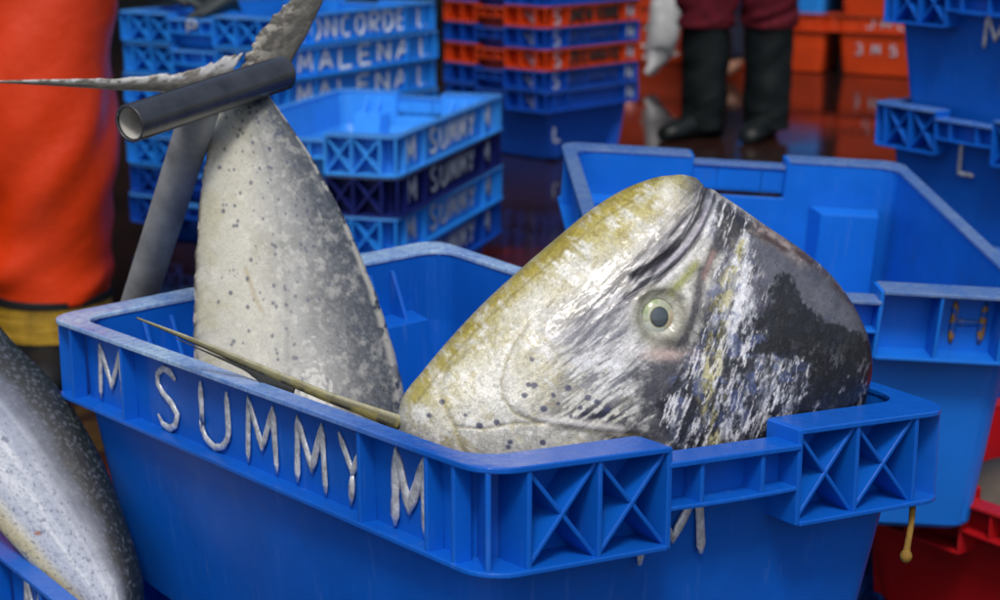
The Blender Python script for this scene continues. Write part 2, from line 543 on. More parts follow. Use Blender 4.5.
def crate_meshes(sp):
    """returns bmeshes: body, rim panel, flange, handles"""
    W, L, H, hr = sp.W, sp.L, sp.H, sp.hr
    hw, hl = W / 2, L / 2
    bw, bl = hw - sp.os, hl - sp.oe                # body at the rim
    n0, n1 = (-.5 + .345) * W, (-.5 + .625) * W
    drop = 0.013 * hr / .085
    ni = 0.0
    cut = .056 * hr / .085        # the end wall is cut down behind the handle bar
    tw = 0.0038
    # body
    bm = bmesh.new()
    loops = []

    def loop(hw_, hl_, r_, zf, q=1.0):
        P, fl = outline(hw_, hl_, r_, n0, n1, 6, ni * q)
        loops.append([bm.verts.new((x, y, zf(f))) for (x, y), f in zip(P, fl)])
    tp = sp.tp
    loop(bw - tp - .008, bl - tp - .008, .028, lambda f: 0.0, .5)
    loop(bw - tp, bl - tp, .034, lambda f: 0.008, .5)
    zb = H - hr
    loop(bw - tp * .1, bl - tp * .1, .034, lambda f: zb)
    loop(bw, bl, .034, lambda f: H - .0035 - (cut if f else 0))
    loop(bw - tw, bl - tw, .030, lambda f: H - .0035 - (cut if f else 0))
    loop(bw - tw - tp * .1, bl - tw - tp * .1, .030, lambda f: zb)
    loop(bw - tw - tp, bl - tw - tp, .030, lambda f: 0.010, .5)
    k = len(loops[0])
    for a, b in zip(loops, loops[1:]):
        for i in range(k):
            bm.faces.new((a[i], a[(i + 1) % k], b[(i + 1) % k], b[i]))
    bm.faces.new(loops[0][::-1])
    bm.faces.new(loops[-1])
    # stacking pillars inside, near the corners, with two little ribs above the ledge
    zl = H - .068 * min(1, H / .25)
    for sx in (-1, 1):
        for sy in (-1, 1):
            pw = .043 if sp.end == 'X' else .052
            cx, cy = sx * (bw - .092 + (.016 if sp.end != 'X' else 0)), sy * (bl - tw)
            x0, x1 = cx - pw, cx + pw
            dpt = .045
            ya, yb = cy + sy * .001, cy - sy * dpt
            # tapered pillar
            vs = []
            for (z, sh) in ((.012, tp + .0), (zl, .004)):
                ya_ = ya - sy * sh
                yb_ = yb - sy * sh * .9
                for (x, y) in ((x0, ya_), (x0 + .008, yb_), (x1 - .008, yb_), (x1, ya_)):
                    vs.append(bm.verts.new((x, y, z)))
            for f in ((0, 1, 5, 4), (1, 2, 6, 5), (2, 3, 7, 6), (4, 5, 6, 7), (3, 0, 4, 7), (3, 2, 1, 0)):
                bm.faces.new([vs[i] for i in f])
            for ox in ((-.016, .016) if sp.end == 'X' else ()):
                v = [bm.verts.new((cx + ox + s * .0022, y, z)) for s in (-1, 1) for (y, z) in ((ya, zl - .002), (yb + sy * .012, zl - .002), (ya - sy * .006, H - .016), (ya, H - .016))]
                bm.faces.new(v[0:4][::-1]); bm.faces.new(v[4:8])
                for i in range(4):
                    bm.faces.new((v[i], v[(i + 1) % 4], v[4 + (i + 1) % 4], v[4 + i]))
    body = bm
    # flange (top ring) ------------------------------------------------
    bm = bmesh.new()
    rO = .030

    def slab(hwO, hlO, rO_, hwI, hlI, rI, z0, z1, notch_drop, do_notch):
        PO, fl = outline(hwO, hlO, rO_, n0, n1)
        PI, _ = outline(hwI, hlI, rI, n0, n1, 6, (.029 - (hl - hlI)) if do_notch else 0)
        k = len(PO)
        seg = []
        for i in range(k):
            a, b = fl[i], fl[(i + 1) % k]
            if a != b: seg.append(None)
            elif a: seg.append(1 if do_notch else None)
            else: seg.append(0)
        for i in range(k):
            if seg[i] is None: continue
            j = (i + 1) % k
            dz = -notch_drop if seg[i] else 0
            q = [bm.verts.new((x, y, z + dz)) for z in (z0, z1) for (x, y) in (PO[i], PO[j], PI[j], PI[i])]
            bm.faces.new((q[4], q[5], q[6], q[7])); bm.faces.new((q[3], q[2], q[1], q[0]))
            bm.faces.new((q[0], q[1], q[5], q[4])); bm.faces.new((q[2], q[3], q[7], q[6]))
            if seg[i - 1] != seg[i]: bm.faces.new((q[0], q[4], q[7], q[3]))
            if seg[j] != seg[i]: bm.faces.new((q[1], q[2], q[6], q[5]))
    slab(hw, hl, rO, bw - tw - .0015, bl - tw - .0015, .030, H - .005, H, drop, True)
    bmesh.ops.remove_doubles(bm, verts=bm.verts[:], dist=1e-5)
    flange = bm
    # rim: bottom flange and ribs ----------------------------------------
    bm = bmesh.new()
    slab(hw, hl, rO, bw - .003, bl - .003, .030, H - hr, H - hr + .0045, 0, False)
    bmesh.ops.remove_doubles(bm, verts=bm.verts[:], dist=1e-5)
    z0, z1 = H - hr + .0035, H - .0042
    t = .0042
    for sx in (-1, 1):
        for q in sp.side_q:
            y = hl - q * L if sx < 0 else -hl + q * L
            add_box(bm, (min(sx * (bw - .002), sx * (hw - .0012)), y - t / 2, z0), (max(sx * (bw - .002), sx * (hw - .0012)), y + t / 2, z1))
    for sy in (-1, 1):
        def X(q): return (-.5 + q) * W * (-sy)
        yi, yo = sy * (bl - .002), sy * (hl - .0012)
        ylo, yhi = min(yi, yo), max(yi, yo)
        for q in (.08, .21, .76, .905):
            x = X(q)
            add_box(bm, (x - t / 2, ylo, z0), (x + t / 2, yhi, z1))
        for q in (.345, .625):
            x = X(q)
            add_box(bm, (x - .0025, min(sy * (bl - tw - ni), yo), H - hr + .001), (x + .0025, max(sy * (bl - tw - ni), yo), H - .0008))
        if sp.end == 'X':
            for qa, qb in ((.08, .21), (.21, .345), (.625, .76), (.76, .905)):
                for za, zb_ in ((z0, z1), (z1, z0)):
                    a = Vector((X(qa), 0, za)); b = Vector((X(qb), 0, zb_))
                    d = (b - a).normalized()
                    td = Vector((-d.z, 0, d.x))
                    off = .0004 if za == z0 else .0009
                    add_bar(bm, a + Vector((0, yi, 0)), b + Vector((0, yi, 0)), td, .0038, (0, sy, 0), 0, (sp.oe - .0022 - off))
    for sx in (-1, 1):
        for sy in (-1, 1):
            a = Vector((sx * (bw - .014), sy * (bl - .014), 0)); b = Vector((sx * (hw - rO * .31), sy * (hl - rO * .31), 0))
            d = (b - a).normalized()
            pd = Vector((-d.y, d.x, 0))
            add_bar(bm, a + Vector((0, 0, z0)), b + Vector((0, 0, z0)), pd, t, (0, 0, 1), 0, z1 - z0)
    rim = bm
    # handle bars -------------------------------------------------------
    handles = []
    hb = .036 * hr / .085
    for sy in (-1, 1):
        bm = bmesh.new()
        def X(q): return (-.5 + q) * W * (-sy)
        zt = H - drop - .0045
        xa, xb = sorted((X(.345), X(.625)))
        xa += .0022; xb -= .0022
        yo = sy * (hl - .0012)
        ym = sy * (hl - .026)
        # lower lip bows gently
        nseg = 8
        for i in range(nseg):
            u0, u1 = i / nseg, (i + 1) / nseg
            f0, f1_ = [.001 * math.sin(math.pi * u) for u in (u0, u1)]
            x0, x1 = xa + (xb - xa) * u0, xa + (xb - xa) * u1
            q = [bm.verts.new(v) for v in ((x0, yo, zt - hb - f0), (x1, yo, zt - hb - f1_), (x1, ym, zt - hb - f1_), (x0, ym, zt - hb - f0),
                                           (x0, yo, zt - hb + .004 - f0), (x1, yo, zt - hb + .004 - f1_), (x1, ym, zt - hb + .004 - f1_), (x0, ym, zt - hb + .004 - f0))]
            bm.faces.new((q[4], q[5], q[6], q[7])); bm.faces.new((q[3], q[2], q[1], q[0]))
            bm.faces.new((q[0], q[1], q[5], q[4])); bm.faces.new((q[2], q[3], q[7], q[6]))
            if i == 0: bm.faces.new((q[0], q[4], q[7], q[3]))
            if i == nseg - 1: bm.faces.new((q[1], q[2], q[6], q[5]))
        bmesh.ops.remove_doubles(bm, verts=bm.verts[:], dist=1e-5)
        add_box(bm, (xa, min(ym, ym + sy * .004), zt - hb - .002), (xb, max(ym, ym + sy * .004), zt + .001))
        for q in (.415, .545):
            x = X(q)
            add_box(bm, (x - t / 2, min(ym, yo - sy * .001), zt - hb - .001), (x + t / 2, max(ym, yo - sy * .001), zt + .001))
        handles.append(bm)
    return body, rim, flange, handles[0], handles[1]


def letters_bm(sp, items):
    """items: (face, q centre 0..1 left to right, z centre, width, height, char, bead, slant)  faces: side_left (-x), side_right (+x), end (-y), end_body"""
    bm = bmesh.new()
    hw, hl = sp.W / 2, sp.L / 2
    bw, bl = hw - sp.os, hl - sp.oe
    up = Vector((0, 0, 1))
    for (face, q, z, w_, h_, ch, bead, slant) in items:
        if face == 'side_left':
            nrm, right = Vector((-1, 0, 0)), Vector((0, -1, 0)); org = Vector((-bw - .0005, hl - q * sp.L, z))
        elif face == 'side_right':
            nrm, right = Vector((1, 0, 0)), Vector((0, 1, 0)); org = Vector((bw + .0005, -hl + q * sp.L, z))
        elif face == 'end':
            nrm, right = Vector((0, -1, 0)), Vector((1, 0, 0)); org = Vector((-hw + q * sp.W, -bl - .0005, z))
        elif face == 'end_out':
            nrm, right = Vector((0, -1, 0)), Vector((1, 0, 0)); org = Vector((-hw + q * sp.W, -hl - .0005, z))
        elif face in ('side_left_body', 'side_right_body'):
            sx = -1 if face == 'side_left_body' else 1
            sh = sp.tp * (1 - z / (sp.H - sp.hr))
            nrm, right = Vector((sx, 0, 0)), Vector((0, sx, 0)); org = Vector((sx * (bw - sh + .0005), sx * (-hl + q * sp.L), z))
        else:
            sh = sp.tp * (1 - min(1, z / (sp.H - sp.hr)))
            nrm, right = Vector((0, -1, 0)), Vector((1, 0, 0)); rec = 0; org = Vector((-hw + q * sp.W, -bl + sh * .9 + rec - .001, z))
        letter(bm, ch, org, right, up, nrm, w_, h_, bead, bead * .45, slant=slant, jit=.03)
    return bm


def word(face, text, q0, q1, z, h_, bead, L, fill=.68, slant=0.0):
    k = max(1, len(text))
    st = (q1 - q0) / k
    return [(face, q0 + st * (i + .5), z, st * L * fill, h_, ch, bead, slant) for i, ch in enumerate(text) if ch != ' ']


def warp_mesh(me, fn):
    for v in me.vertices:
        v.co = fn(v.co)


_cache = {}


def crate(label, x, y, z, rot, sp, mats, items=(), lmat=None, group=None, items2=(), lmat2=None, tilt=(0, 0), warp=None, key=None, cat='crate', name='fish_crate'):
    o = empty(name, (x, y, z), R(rot))
    o.rotation_euler = (tilt[1], tilt[0], R(rot))
    tag(o, label, cat, group)
    k = key if key and not warp else None
    if k and k in _cache:
        parts = _cache[k]
    else:
        parts = []
        for nm, bm, mt in zip(('body', 'rim', 'rim_flange', 'handle_bar', 'handle_bar'), crate_meshes(sp), (mats[0], mats[0], mats[1], mats[0], mats[0])):
            bmesh.ops.recalc_face_normals(bm, faces=bm.faces[:])
            me = bpy.data.meshes.new(nm)
            bm.to_mesh(me); bm.free()
            me.materials.append(mt)
            if warp: warp_mesh(me, warp)
            parts.append((nm, me))
        if k: _cache[k] = parts
    for nm, me in parts:
        c = link_mesh(nm, me, None, o)
        if sp.bev:
            b = c.modifiers.new('edge', 'BEVEL')
            b.width = sp.bev; b.segments = 2; b.limit_method = 'ANGLE'; b.angle_limit = R(35)
            b.use_clamp_overlap = True
            b.harden_normals = False
    for its, lm in ((items, lmat), (items2, lmat2)):
        if its:
            for one in its:
                l = from_bm('letter', letters_bm(sp, [one]), lm, o, smooth=True)
                if warp: warp_mesh(l.data, warp)
    return o


# ---- the crate in front, holding the two fish (slightly twisted by its load)
spF = CrateSpec(.50, .764, .30, bev=.0011)
C1 = dict(x=-.040, y=1.582, z=.24, rot=37.2)
_c, _s = math.cos(R(-C1['rot'])), math.sin(R(-C1['rot']))
_disp = {}
for key_, d in {(-1, 1): (-.007, -.005, -.019), (-1, -1): (-.002, .006, .023), (1, -1): (.010, -.006, -.023), (1, 1): (-.008, .0, -.001)}.items():
    _disp[key_] = Vector((d[0] * _c - d[1] * _s, d[0] * _s + d[1] * _c, d[2]))


def warp1(co):
    u, v = co.x / spF.W + .5, co.y / spF.L + .5
    k = max(0.0, min(1.0, co.z / (spF.H - HR)))
    d = (_disp[(-1, -1)] * (1 - u) + _disp[(1, -1)] * u) * (1 - v) + (_disp[(-1, 1)] * (1 - u) + _disp[(1, 1)] * u) * v
    return co + d * k


ZL = .30 - .047
it = [('side_left', .158, ZL, .056, .056, 'M', .0040, -.0), ('side_left', .318, ZL, .046, .058, 'S', .0041, .0), ('side_left', .440, ZL, .050, .058, 'U', .0041, .0),
      ('side_left', .551, ZL, .052, .058, 'M', .0041, .0), ('side_left', .659, ZL, .046, .058, 'M', .0041, .0), ('side_left', .741, ZL, .040, .060, 'Y', .0041, .0),
      ('side_left', .848, ZL, .044, .060, 'M', .0052, .0), ('end_body', .412, .30 - .079, .064, .056, 'M', .0046, .0)]
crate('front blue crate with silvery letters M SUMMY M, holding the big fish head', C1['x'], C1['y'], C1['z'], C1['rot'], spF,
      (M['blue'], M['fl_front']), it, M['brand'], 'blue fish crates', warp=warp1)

# ---- crate below it, lower left
spB = CrateSpec(.50, .764, .30, bev=.0011)
_perp = Vector((-math.cos(R(37.2)), -math.sin(R(37.2)), 0)) * .105
crate("blue crate cut by the lower left corner of the photo, holding a silver fish", C1['x'] + _perp.x, C1['y'] + _perp.y, 0.0, 37.2, spB,
      (M['blue'], M['fl_blue']), [('side_left', .165, ZL + .004, .050, .056, 'M', .0046, .0)], M['brand'], 'blue fish crates')

# ---- open crate behind on the right, slightly tilted on the red one
spC = CrateSpec(.528, .675, .322, tp=.010, end='plain', bev=.0012, side_q=(.10, .5, .9))
hI = [('end', .845, .322 - .044, .036, .052, 'H', .0046, .0)]
crate('empty open blue crate with stained interior and worn grey rim behind the fish head', .345, 2.271, .214, 2.3, spC, (M['oldblue'], M['fl_old']),
      hI, M['stain'], 'blue fish crates', tilt=(.066, .078))

# ---- red crate beneath that one
spR = CrateSpec(.62, .76, .222, end='plain', bev=.001, side_q=(.1, .5, .9))
crate('dark red crate in the bottom right corner beneath the open blue crate', .936, 2.165, 0.0, -52, spR, (M['red'], M['fl_red']), group='red crate', name='fish_crate')

# ---- stack at the right edge
spS = CrateSpec(.511, .74, .30, bev=.001)
for k, (zz, lab, its) in enumerate((
        (0.0, 'bottom blue crate of the stack at the right edge, mostly hidden by the open crate', ()),
        (.24, "middle blue crate of the right edge stack, with a melted L under its bar", [('end_body', .455, .30 - .085, .035, .06, 'L', .005, .0)]),
        (.48, "topmost blue crate of the right edge stack, cut by the photo's top", [('end_body', .535, .30 - .088, .055, .06, 'M', .005, .0)]))):
    crate(lab, 1.174 + .004 * k, 3.319, zz, -58.8 + (-.8, 0, .6)[k], spS, (M['blue'], M['fl_white']), its, M['brand'], 'blue crates stacked at the right edge', key='S')

# ---- SUMMY stack behind the crate in front
spY = CrateSpec(.44, .749, .19, tp=.040, bev=.0)


def summy(sp):
    zl = sp.H - .045
    return [('side_right', .15, zl, .05, .055, 'M', .0050, 0)] + word('side_right', 'SUMMY', .30, .74, zl, .052, .0050, sp.L, .62) + [('side_right', .85, zl, .05, .055, 'M', .0050, 0)]


for k, (mt, fl, lm, lab) in enumerate((('mblue', 'fl_mblue', 'grey_paint', 'mid blue crate at the bottom of the stack behind the fish tail'),
                                      ('lblue', 'fl_lblue', 'grey_paint', 'light blue crate directly under the navy crate behind the fish tail'),
                                      ('navy', 'fl_navy', 'grey_paint', 'dark navy crate between light blue ones in the stack behind the fish tail'),
                                      ('sky', 'fl_lblue', 'white_paint', 'open light blue crate lettered SUMMY on top of the stack behind the fish tail'))):
    crate(lab, -.308, 3.898, .086 * k, -17.4 + (.3, -.3, .3, 0)[k], spY, (M[mt], M[fl]), summy(spY), M[lm], 'SUMMY crates stacked behind the tail')

# ---- CONCORDE / MALENA stack further left
spK = CrateSpec(.541, .747, .13, hr=.078, tp=.034, bev=.0)
zK = .13 - .040
names5 = ['MALENA'] * 6 + ['CONCORDE']
labs5 = ['blue crate on the floor at the very bottom of the stack beside the orange trousers', 'second blue crate from the floor in the stack beside the orange trousers',
         'third blue crate from the floor in the stack beside the orange trousers', 'fourth blue crate from the floor in the stack beside the orange trousers',
         'blue crate whose white letters are half hidden, two below the one lettered CONCORDE L', 'blue crate lettered MALENA L in white, just below the CONCORDE L crate',
         'blue crate lettered CONCORDE L in white at the top of the left stack']
for k in range(7):
    its = word('side_right', names5[k], .12, .82, zK, .054, .0054, .747, .60) + [('side_right', .91, zK, .042, .054, 'L', .0054, 0)]
    it2 = [('end_out', .50, .13 - .033, .030, .032, 'P', .004, 0)] if k == 6 else []
    crate(labs5[k], -.600 + .006 * (k % 2), 4.757, .082 * k, -31.8 + (.2, -.2, .3, -.2, .2, -.2, 0)[k], spK, (M['lblue'] if k > 1 else M['mblue'], M['fl_lblue']), its, M['white_paint'],
          'crates lettered MALENA and CONCORDE', it2, M['grey_paint'], key='K%d' % (k > 1))

# ---- blue and orange stack in the middle
spM = CrateSpec(.509, .52, .25, hr=.0705, tp=.050, end='plain', bev=.0, side_q=(.09, .235, .825, .95))
zM = .25 - .038
order = [('mblue', '', 'lowest blue crate, standing on the wet floor, of the blue and orange stack'),
         ('mblue', 'ZECAMATE', 'blue crate directly under the orange crate lettered ZECAMATE'),
         ('orange', 'ZECAMATE', 'orange crate lettered ZECAMATE in black between two blue crates'),
         ('mblue', 'ZECAMATE', 'blue crate sandwiched between the two orange crates in the middle stack'),
         ('orange', 'JHEN KOME', 'orange crate lettered JHEN KOME in black near the top of the photo'),
         ('mblue', '', 'blue crate resting on the orange crate lettered JHEN KOME'),
         ('mblue', '', 'topmost blue crate of the blue and orange stack, at the edge of the photo')]
for k, (mt, tx, lab) in enumerate(order):
    its = word('side_right', tx, .26, .80, zM, .040, .0072, .52, .62) if tx else []
    zb = zM if k else .10
    mk = [('side_right', .15, zb, .032, .05, 'S' if k else 'L', .0048, 0), ('side_right', .90, zM, .028, .045, 'N', .0048, 0), ('end', .79, zM, .045, .048, 'N', .0048, 0)] if k < 5 else []
    crate(lab, .150 + (.002, -.002, .001, 0, -.001, .002, 0)[k], 6.168, .0725 * k, -44.1 + (.2, -.2, .2, -.2, .2, -.1, .2)[k], spM, (M[mt], M['fl_' + mt]),
          its, M['black_paint'] if mt == 'orange' else M['dark_blue_paint'], 'crates of the blue and orange stack', mk, M['grey_paint'], key='M' + mt)

# ---- row of orange crates far behind
spO = CrateSpec(.50, .745, .30, bev=.0)


def orange_stack(x, y, rot, rows, texts, labs):
    for k, (mt, tx) in enumerate(zip(rows, texts)):
        its = []
        if tx:
            its = word('side_left', tx[0], .22, .66, .30 - .043, .042, .0050, .745, .5) if tx[0] else []
            its += word('side_left_body', tx[1], .14, .62, .13, .05, .0050, .745, .40) if len(tx) > 1 else []
        crate(labs[k], x, y, .24 * k, rot + (-1 if k % 2 else 1), spO, (M[mt], M['fl_' + mt]), its, M['grey_paint'], 'crates in the row far behind', key='O' + mt)


orange_stack(2.10, 8.62, 57.6, ('orange', 'orange', 'mblue'), (('JHUS', '3M58'), ('JU', ''), None),
             ('orange crate with grey letters on the floor beside the right hand stack', 'orange crate on top of the grey lettered one behind the right hand stack',
              'blue crate above the orange crates behind the right hand stack'))
orange_stack(1.42, 8.95, 66, ('orange', 'lblue', 'mblue'), (None, None, None),
             ('orange crate on the floor just right of the dark boots', 'light blue crate on the orange one right of the dark boots', 'upper blue crate right of the dark boots'))
orange_stack(.72, 9.35, 74, ('orange', 'orange', 'lblue'), (None, None, None),
             ('orange crate seen between the two dark boots', 'upper orange crate behind the maroon trousers', 'light blue crate above the orange ones behind the maroon trousers'))
orange_stack(.10, 9.6, 80, ('orange', 'orange', 'mblue'), (None, None, None),
             ('orange crate on the floor behind the white glove', 'second orange crate behind the white glove', 'blue crate on the orange ones behind the white glove'))

# ------------------------------------------------------------------ added dark wall far behind, keeps the floor reflections dark
bm = bmesh.new()
add_box(bm, (-14, 12.0, 0), (14, 12.25, 3.4))
for x in range(-14, 15, 4):
    add_box(bm, (x - .2, 11.85, 0), (x + .2, 12.01, 3.405))
tag(from_bm('added_dark_wall', bm, M['wall']), 'added dark wall far behind the crates, keeping the floor reflections dark', 'wall')


bm = bmesh.new()
add_box(bm, (-14, 7.2, 3.405), (14, 12.3, 3.52))  # added slab out of view, dims the far crates
tag(from_bm('added_shade_roof', bm, M['wall']), 'added unseen flat roof shading the far crates', 'roof')


# ------------------------------------------------------------------ fish
class Plane:
    """a fish lies about flat: pixel outlines are laid on a plane through pt(px,py,d) with its own yaw and lean"""
    def __init__(s, px, py, d, yaw=0, lean=0):
        s.o = np.array(pt(px, py, d))
        cr = np.array([1, 0, 0.]); cu = np.array([0, SP, CP]); cf = np.array([0, CP, -SP])
        y, l = R(yaw), R(lean)
        u = cr * math.cos(y) + cf * math.sin(y)
        nn = -cf * math.cos(y) + cr * math.sin(y)          # towards the camera
        v = cu * math.cos(l) - nn * math.sin(l)             # lean > 0: top goes away
        s.n = nn * math.cos(l) + cu * math.sin(l)
        s.u, s.v = u, v
        s.eye = np.array([0, 0, ZC])

    def px(s, P):
        q = np.asarray(P) - s.eye
        f_ = q[1] * CP - q[2] * SP
        return np.array([500 + F * q[0] / f_, 300 - F * (q[1] * SP + q[2] * CP) / f_])

    def at(s, X, Y):
        X, Y = np.asarray(X, float), np.asarray(Y, float)
        a, b = (X - 500) / F, (300 - Y) / F
        D = np.stack([a, CP + b * SP, -SP + b * CP], -1)
        k = ((s.o - s.eye) @ s.n) / (D @ s.n)
        return s.eye + D * k[..., None]


def loft(name, plane, pairs, N, MF, MB, paint, mat, parent=None, relief=None, expo=0.8, jag=None, origin=None, zoff=None):
    """pairs rows: lx, ly, rx, ry, half thickness (m).  Front (camera) side gets MF points across, back MB."""
    P = smooth_line(pairs, N)
    phi_f = np.linspace(math.pi, 0, MF)                     # left edge -> right edge over the front
    phi_b = -np.linspace(0, math.pi, MB + 2)[1:-1]
    phi = np.concatenate([phi_f, phi_b])
    c, s_ = np.cos(phi), np.sin(phi)
    lx, ly, rx, ry, th = [P[:, i][:, None] for i in range(5)]
    if jag is not None:
        jl, jr = jag(np.linspace(0, 1, N)[:, None])
        dx, dy = rx - lx, ry - ly
        lx, ly = lx + dx * jl, ly + dy * jl
        rx, ry = rx - dx * jr, ry - dy * jr
    X = (lx + rx) / 2 + (rx - lx) / 2 * c
    Y = (ly + ry) / 2 + (ry - ly) / 2 * c
    V = plane.at(X, Y)
    T = th * np.sign(s_) * np.abs(s_) ** expo
    if relief is not None:
        q0 = plane.px(plane.o); dq = (plane.px(plane.o + plane.n * .05) - q0) / .05
        T = T + np.where(s_ > -1e-6, relief(X + dq[0] * np.clip(T, 0, None), Y + dq[1] * np.clip(T, 0, None), np.abs(s_)), 0)
    if zoff is not None:
        T = T + zoff(X, Y)
    V = V + T[..., None] * plane.n
    m_ = V.shape[1]
    q0 = plane.px(plane.o); dq = (plane.px(plane.o + plane.n * .05) - q0) / .05
    Tp = np.clip(T, 0, None)
    colr = paint(X + dq[0] * Tp, Y + dq[1] * Tp, np.broadcast_to(c, X.shape), np.broadcast_to(np.linspace(0, 1, N)[:, None], X.shape))
    org = np.array(origin) if origin is not None else np.zeros(3)
    V = V - org
    verts = V.reshape(-1, 3)
    i, j = np.meshgrid(np.arange(N - 1), np.arange(m_), indexing='ij')
    a = i * m_ + j; b = i * m_ + (j + 1) % m_
    faces = np.stack([a, b, b + m_, a + m_], -1).reshape(-1, 4)
    me = bpy.data.meshes.new(name)
    me.from_pydata(verts.tolist(), [], faces.tolist() + [list(range(m_))[::-1], [(N - 1) * m_ + k for k in range(m_)]])
    at = me.attributes.new('Col', 'FLOAT_COLOR', 'POINT')
    cc = np.ones((N * m_, 4), np.float32)
    cc[:, :3] = colr.reshape(-1, 3)
    at.data.foreach_set('color', cc.ravel())
    bm = bmesh.new(); bm.from_mesh(me)
    bmesh.ops.recalc_face_normals(bm, faces=bm.faces[:])
    bm.to_mesh(me); bm.free()
    o = link_mesh(name, me, mat, parent, smooth=True)
    if origin is not None and parent is None:
        o.location = origin
    return o


def lin(*rgb):
    return np.array(srgb(*rgb))


def over(base, mask, rgb):
    return base * (1 - mask[..., None]) + lin(*rgb) * mask[..., None]


# ---- the big head --------------------------------------------------
HP = Plane(640, 330, 1.475, yaw=14, lean=0)
head_pairs = [(690, 177, 699, 185, .010), (680, 175, 703, 193, .018), (672, 175.5, 714, 198, .026), (654, 178, 735, 211, .038), (626, 189, 762, 230, .052), (594, 209, 794, 251, .062), (560, 237, 823, 275, .069),
              (523, 269, 845, 304, .075), (486, 303, 860, 335, .079), (453, 338, 865, 363, .081), (426, 370, 861, 391, .082), (403, 402, 850, 424, .080),
              (404, 440, 822, 462, .074), (440, 480, 780, 500, .058), (500, 520, 720, 535, .035)]
MOUTH = [(706, 190), (701, 207), (694, 224), (684, 241), (670, 256), (652, 269), (634, 279)]
LIP2 = [(714, 201), (709, 217), (700, 236), (690, 252), (676, 267), (660, 280), (640, 292), (628, 299)]
LIP0 = [(699, 189), (694, 206), (686, 222), (675, 237), (660, 250), (640, 262)]
GILL = [(556, 302), (536, 320), (521, 341), (511, 360), (508, 378), (510, 396), (520, 409), (540, 417), (575, 423), (610, 427), (640, 430)]
GILL2 = [(500, 330), (470, 350), (452, 368), (444, 388), (452, 408), (462, 425), (468, 442), (480, 462)]
GILL3 = [(462, 423), (490, 425), (520, 419), (548, 419)]
THROAT = [(640, 191), (600, 215), (560, 247), (520, 282), (480, 318), (445, 356), (418, 392)]
EYE = (661, 317)
BLACK = [(774, 274), (782, 277), (791, 290), (801, 306), (818, 320), (843, 326), (858, 338), (880, 350), (878, 392), (850, 416), (815, 430), (783, 440), (792, 400), (803, 380), (804, 362), (780, 354),
         (742, 352), (752, 345), (764, 336), (752, 322), (764, 308), (769, 292)]
CREST = [(712, 199), (730, 211), (776, 242), (764, 247), (746, 238), (738, 240), (730, 252), (721, 256), (715, 236)]
SLATE = [(748, 238), (775, 234), (812, 262), (850, 296), (880, 335), (880, 360), (840, 335), (800, 310), (772, 310), (762, 290), (754, 262)]
CHEEKD = [(640, 375), (690, 352), (720, 372), (706, 420), (690, 462), (600, 470), (615, 432), (650, 428)]
FORE = [(704, 188), (716, 196), (760, 226), (900, 300), (900, 480), (690, 480), (668, 440), (655, 400), (676, 372), (694, 340), (702, 300), (716, 262), (700, 240)]
_sp = [(435, 413), (472, 412), (486, 422), (503, 418), (516, 437), (514, 442), (470, 458), (534, 382), (540, 383), (530, 392), (563, 400), (549, 405), (558, 392), (591, 394), (537, 358), (600, 398),
       (584, 404), (548, 437), (448, 400), (575, 412), (610, 405), (572, 385)]


def head_relief(X, Y, s):
    r = np.zeros_like(X)
    g = lambda line, w_: np.exp(-(seg_dist(X, Y, line) / w_) ** 2)
    r -= .0075 * g(MOUTH, 2.8) + .0022 * g(LIP2, 2.6) + .0016 * g(LIP0, 3.0)
    r += .0030 * np.exp(-(seg_dist(X, Y, [(x + 6, y + 4) for x, y in MOUTH]) / 4.0) ** 2)
    r -= .0007 * g(GILL, 2.0) + .0008 * g(GILL2, 2.4) + .0008 * g(GILL3, 1.8)
    # gill cover stands proud of what is behind it
    sd = poly_sd(X, Y, GILL + [(660, 400), (640, 280)])
    r += .0005 * sstep(0, 5, sd) * (1 - sstep(20, 110, sd))
    de = np.hypot(X - EYE[0], (Y - EYE[1]))
    r += .0012 * np.exp(-((de - 27) / 6.0) ** 2) - .0035 * np.exp(-(de / 17) ** 4)
    r += .0022 * (fbm(X, Y, 60, 3, 3.1) - .5) + .0011 * (fbm(X, Y, 14, 4, 8.2) - .5)
    # skin striations between mouth and eye, following the jaw
    a, b = (X * .62 - Y * -.78), (X * .78 - Y * .62)
    u_ = X * .64 + Y * .77
    zone = np.exp(-(seg_dist(X, Y, [(690, 240), (640, 290), (600, 320)]) / 30.0) ** 2)
    r += .0013 * zone * (fbm(u_, (X * .77 - Y * .64) / 7, 5, 2, 5.5) - .5)
    return r * np.clip(s * 2.2, 0, 1)


